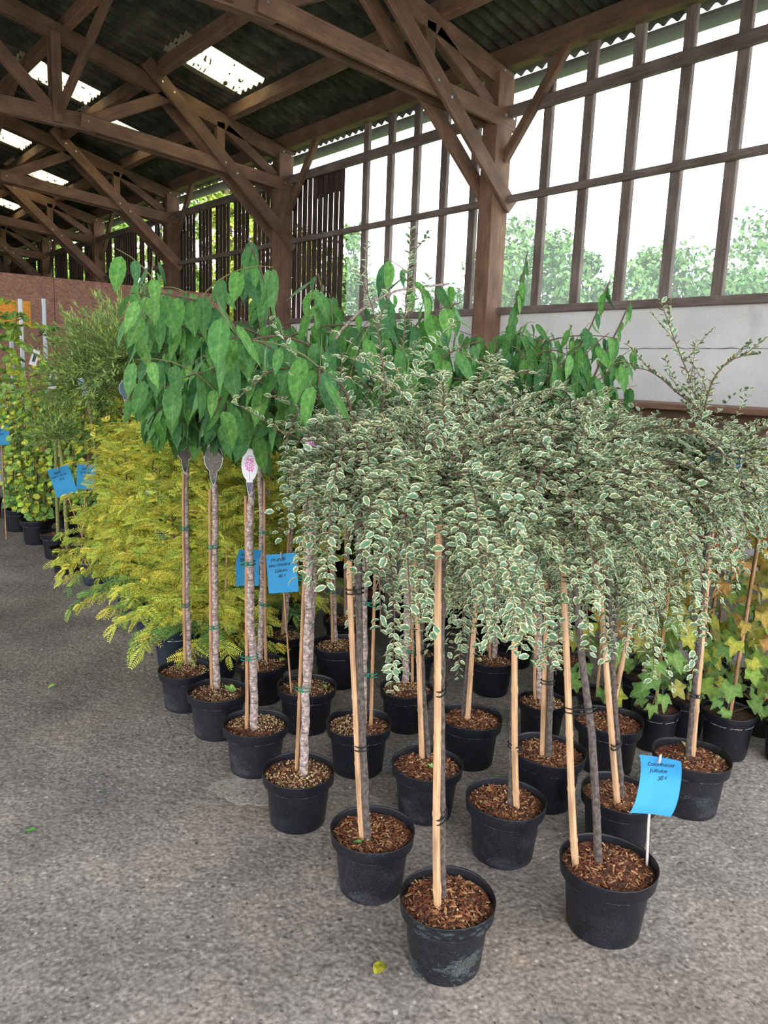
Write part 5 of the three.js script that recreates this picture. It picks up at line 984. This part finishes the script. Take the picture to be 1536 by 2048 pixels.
litter('yellow leaf on the floor by the rust-red mulch pot, the farther of two', [2.32, 0.012, -2.72], 'yellow', litterGeo, 1.3, -1.1);
litter('small yellow leaf on the floor by the rust-red mulch pot, the nearer of two', [2.22, 0.012, -2.5], 'yellow', litterGeo, 0.8, 0.2);
litter('long pale curled leaf on the floor right of the rust-red mulch pot', [2.21, 0.012, -1.87], 'pale', litterGeo, 1.3, 0.7);
litter('dry brown leaf on the floor in front of the rough grey stem pot', [1.9, 0.012, -2.15], 'brown', wideGeo, 1.1, 0.4);
litter('pale leaf scrap on the floor at the left edge', [1.05, 0.01, -3.8], 'pale', litterGeo, 0.7, 1.6);
litter('pale green curled leaf lying on the soil of the third left pot', [1.535, 0.192, -2.87], 'pale', wideGeo, 1.25, 0.6);
litter('yellow-green leaf on the soil between the left row and the card', [1.895, 0.19, -3.07], 'yellow', litterGeo, 1.1, -1.3);
litter('dark green leaf on the mulch of the dented pot', [1.325, 0.19, -1.66], 'green', litterGeo, 0.5, 0.5);
litter('round green seedling leaf at left in the second cotoneaster pot', [1.81, 0.192, -1.87], 'pale', wideGeo, 0.55, 0.5);
litter('round green seedling leaf at right in the second cotoneaster pot', [1.85, 0.192, -1.85], 'pale', wideGeo, 0.6, 1.2);
litter('brown curled leaf on the mulch at the foot of the last cotoneaster stem', [2.72, 0.2, -1.37], 'brown', wideGeo, 1.3, 0.3);
litter('pale leaf scrap on the soil of the pot behind the blue cherry card', [1.9, 0.19, -2.68], 'pale', wideGeo, 0.5, 0.3);

// ================================================================ trees outside
{
  const crownTex = leafMap(64, 64, 'rgb(110,140,64)', 'rgb(110,140,64)', 'rgb(140,165,90)', { seed: 33 });
  const crownMat = std({ map: crownTex, roughness: 0.85, side: THREE.DoubleSide });
  const blade = leafGeo(0.34, 0.2, 2, oval(0.8, 0.6), 0.3, 0.25);
  const trunkMat = std({ map: barkTex([92, 80, 66], '40,34,28', 9, false), roughness: 0.9 });
  function tree(x, z, h, R, n, col, label, low = 0.25, s = 1) {
    const t = thing('broadleaf_tree', label, 'tree', V(x, -0.12, z));
    const stem = bez([V(0, -0.1, 0), V(rr2(-0.2, 0.2), h * 0.4, rr2(-0.2, 0.2)), V(rr2(-0.3, 0.3), h * 0.85, rr2(-0.3, 0.3))], 14); part('trunk', tube(stem, h * 0.03, h * 0.008, 8, 0.3), trunkMat, t);
    const clumps = []; for (let i = 0; i < 26; i++) { const f = rr2(low, 1), a = rand() * 6.28, rad = R * Math.sqrt(Math.max(0.05, Math.sin(Math.PI * Math.min(0.98, (f - low) / (1 - low) * 0.8 + 0.16)))) * Math.sqrt(rand()); const p = V(Math.cos(a) * rad, h * f * 0.94, Math.sin(a) * rad); clumps.push([p, R * rr2(0.22, 0.42)]); if (i < 12) part('branch', tube([stem[Math.min(13, Math.round(f * 10))], p], h * 0.008, h * 0.003, 5, 0.3), trunkMat, t); }
    const im = new THREE.InstancedMesh(blade, crownMat, n); im.name = 'crown'; im.userData.kind = 'stuff';
    for (let i = 0; i < n; i++) { const [c, r] = clumps[(rand() * clumps.length) | 0], d = V(rand() - 0.5, rand() - 0.5, rand() - 0.5).normalize(), p = c.clone().addScaledVector(d, r * Math.pow(rand(), 0.4)); im.setMatrixAt(i, place(p, V(rand() - 0.5, rand() - 0.6, rand() - 0.5), V(rand() - 0.5, 0.8, rand() - 0.5).add(d), s * rr2(0.6, 1.3))); const k = rr2(0.7, 1.3); im.setColorAt(i, new THREE.Color().setRGB(col[0] * k * rr2(0.85, 1.2), col[1] * k, col[2] * k)); }
    t.add(im); shade(t);
  }
  const far = [0.8, 1.0, 1.0], near = [1.3, 1.4, 1.0], lime = [1.9, 1.7, 0.9];
  tree(24.6, -20.8, 7.7, 2.8, 9000, far, 'rounded tree seen through the openings just right of the near post', 0.05, 0.85);
  tree(23, -22.6, 6.7, 2.0, 6000, far, 'tree seen through the openings just left of the near post', 0.05, 0.8);
  tree(27.3, -16.7, 6.5, 3.0, 9000, far, 'bushy tree in the middle of the right-hand openings', 0.04, 0.85);
  tree(29.4, -13.6, 7.4, 3.2, 9000, far, 'broad tree at the right edge of the openings', 0.04, 0.85);
  tree(25.9, -18.8, 5.4, 1.8, 2600, far, 'thin low tree between the rounded tree and the bushy one', 0.05, 0.8);
  tree(31, -16.2, 6.2, 2.6, 7000, far, 'low tree between the bushy tree and the broad one', 0.04, 0.9);
  tree(22.5, -24.8, 5.2, 2.4, 4000, far, 'low tree behind the openings left of the near post', 0.05, 0.8);
  tree(18.9, -25.4, 7.4, 1.8, 6500, far, 'slim tree against the edge of the boarded wall', 0.05, 0.75);
  tree(9.8, -18.2, 7.2, 2.1, 6500, lime, 'bright yellow-green tree close behind the first boarded bay', 0.03, 0.75);
  tree(9.6, -22.5, 7.4, 2.2, 6000, near, 'bright green tree close behind the second boarded bay', 0.03, 0.75);
  tree(10.5, -31, 7.5, 2.8, 4500, near, 'green tree behind the far boarded bays', 0.05, 0.9);
  tree(10.5, -39, 7.5, 2.8, 4000, near, 'green tree behind the last boarded bays', 0.05, 0.9);
}

renderer.render(scene, camera);
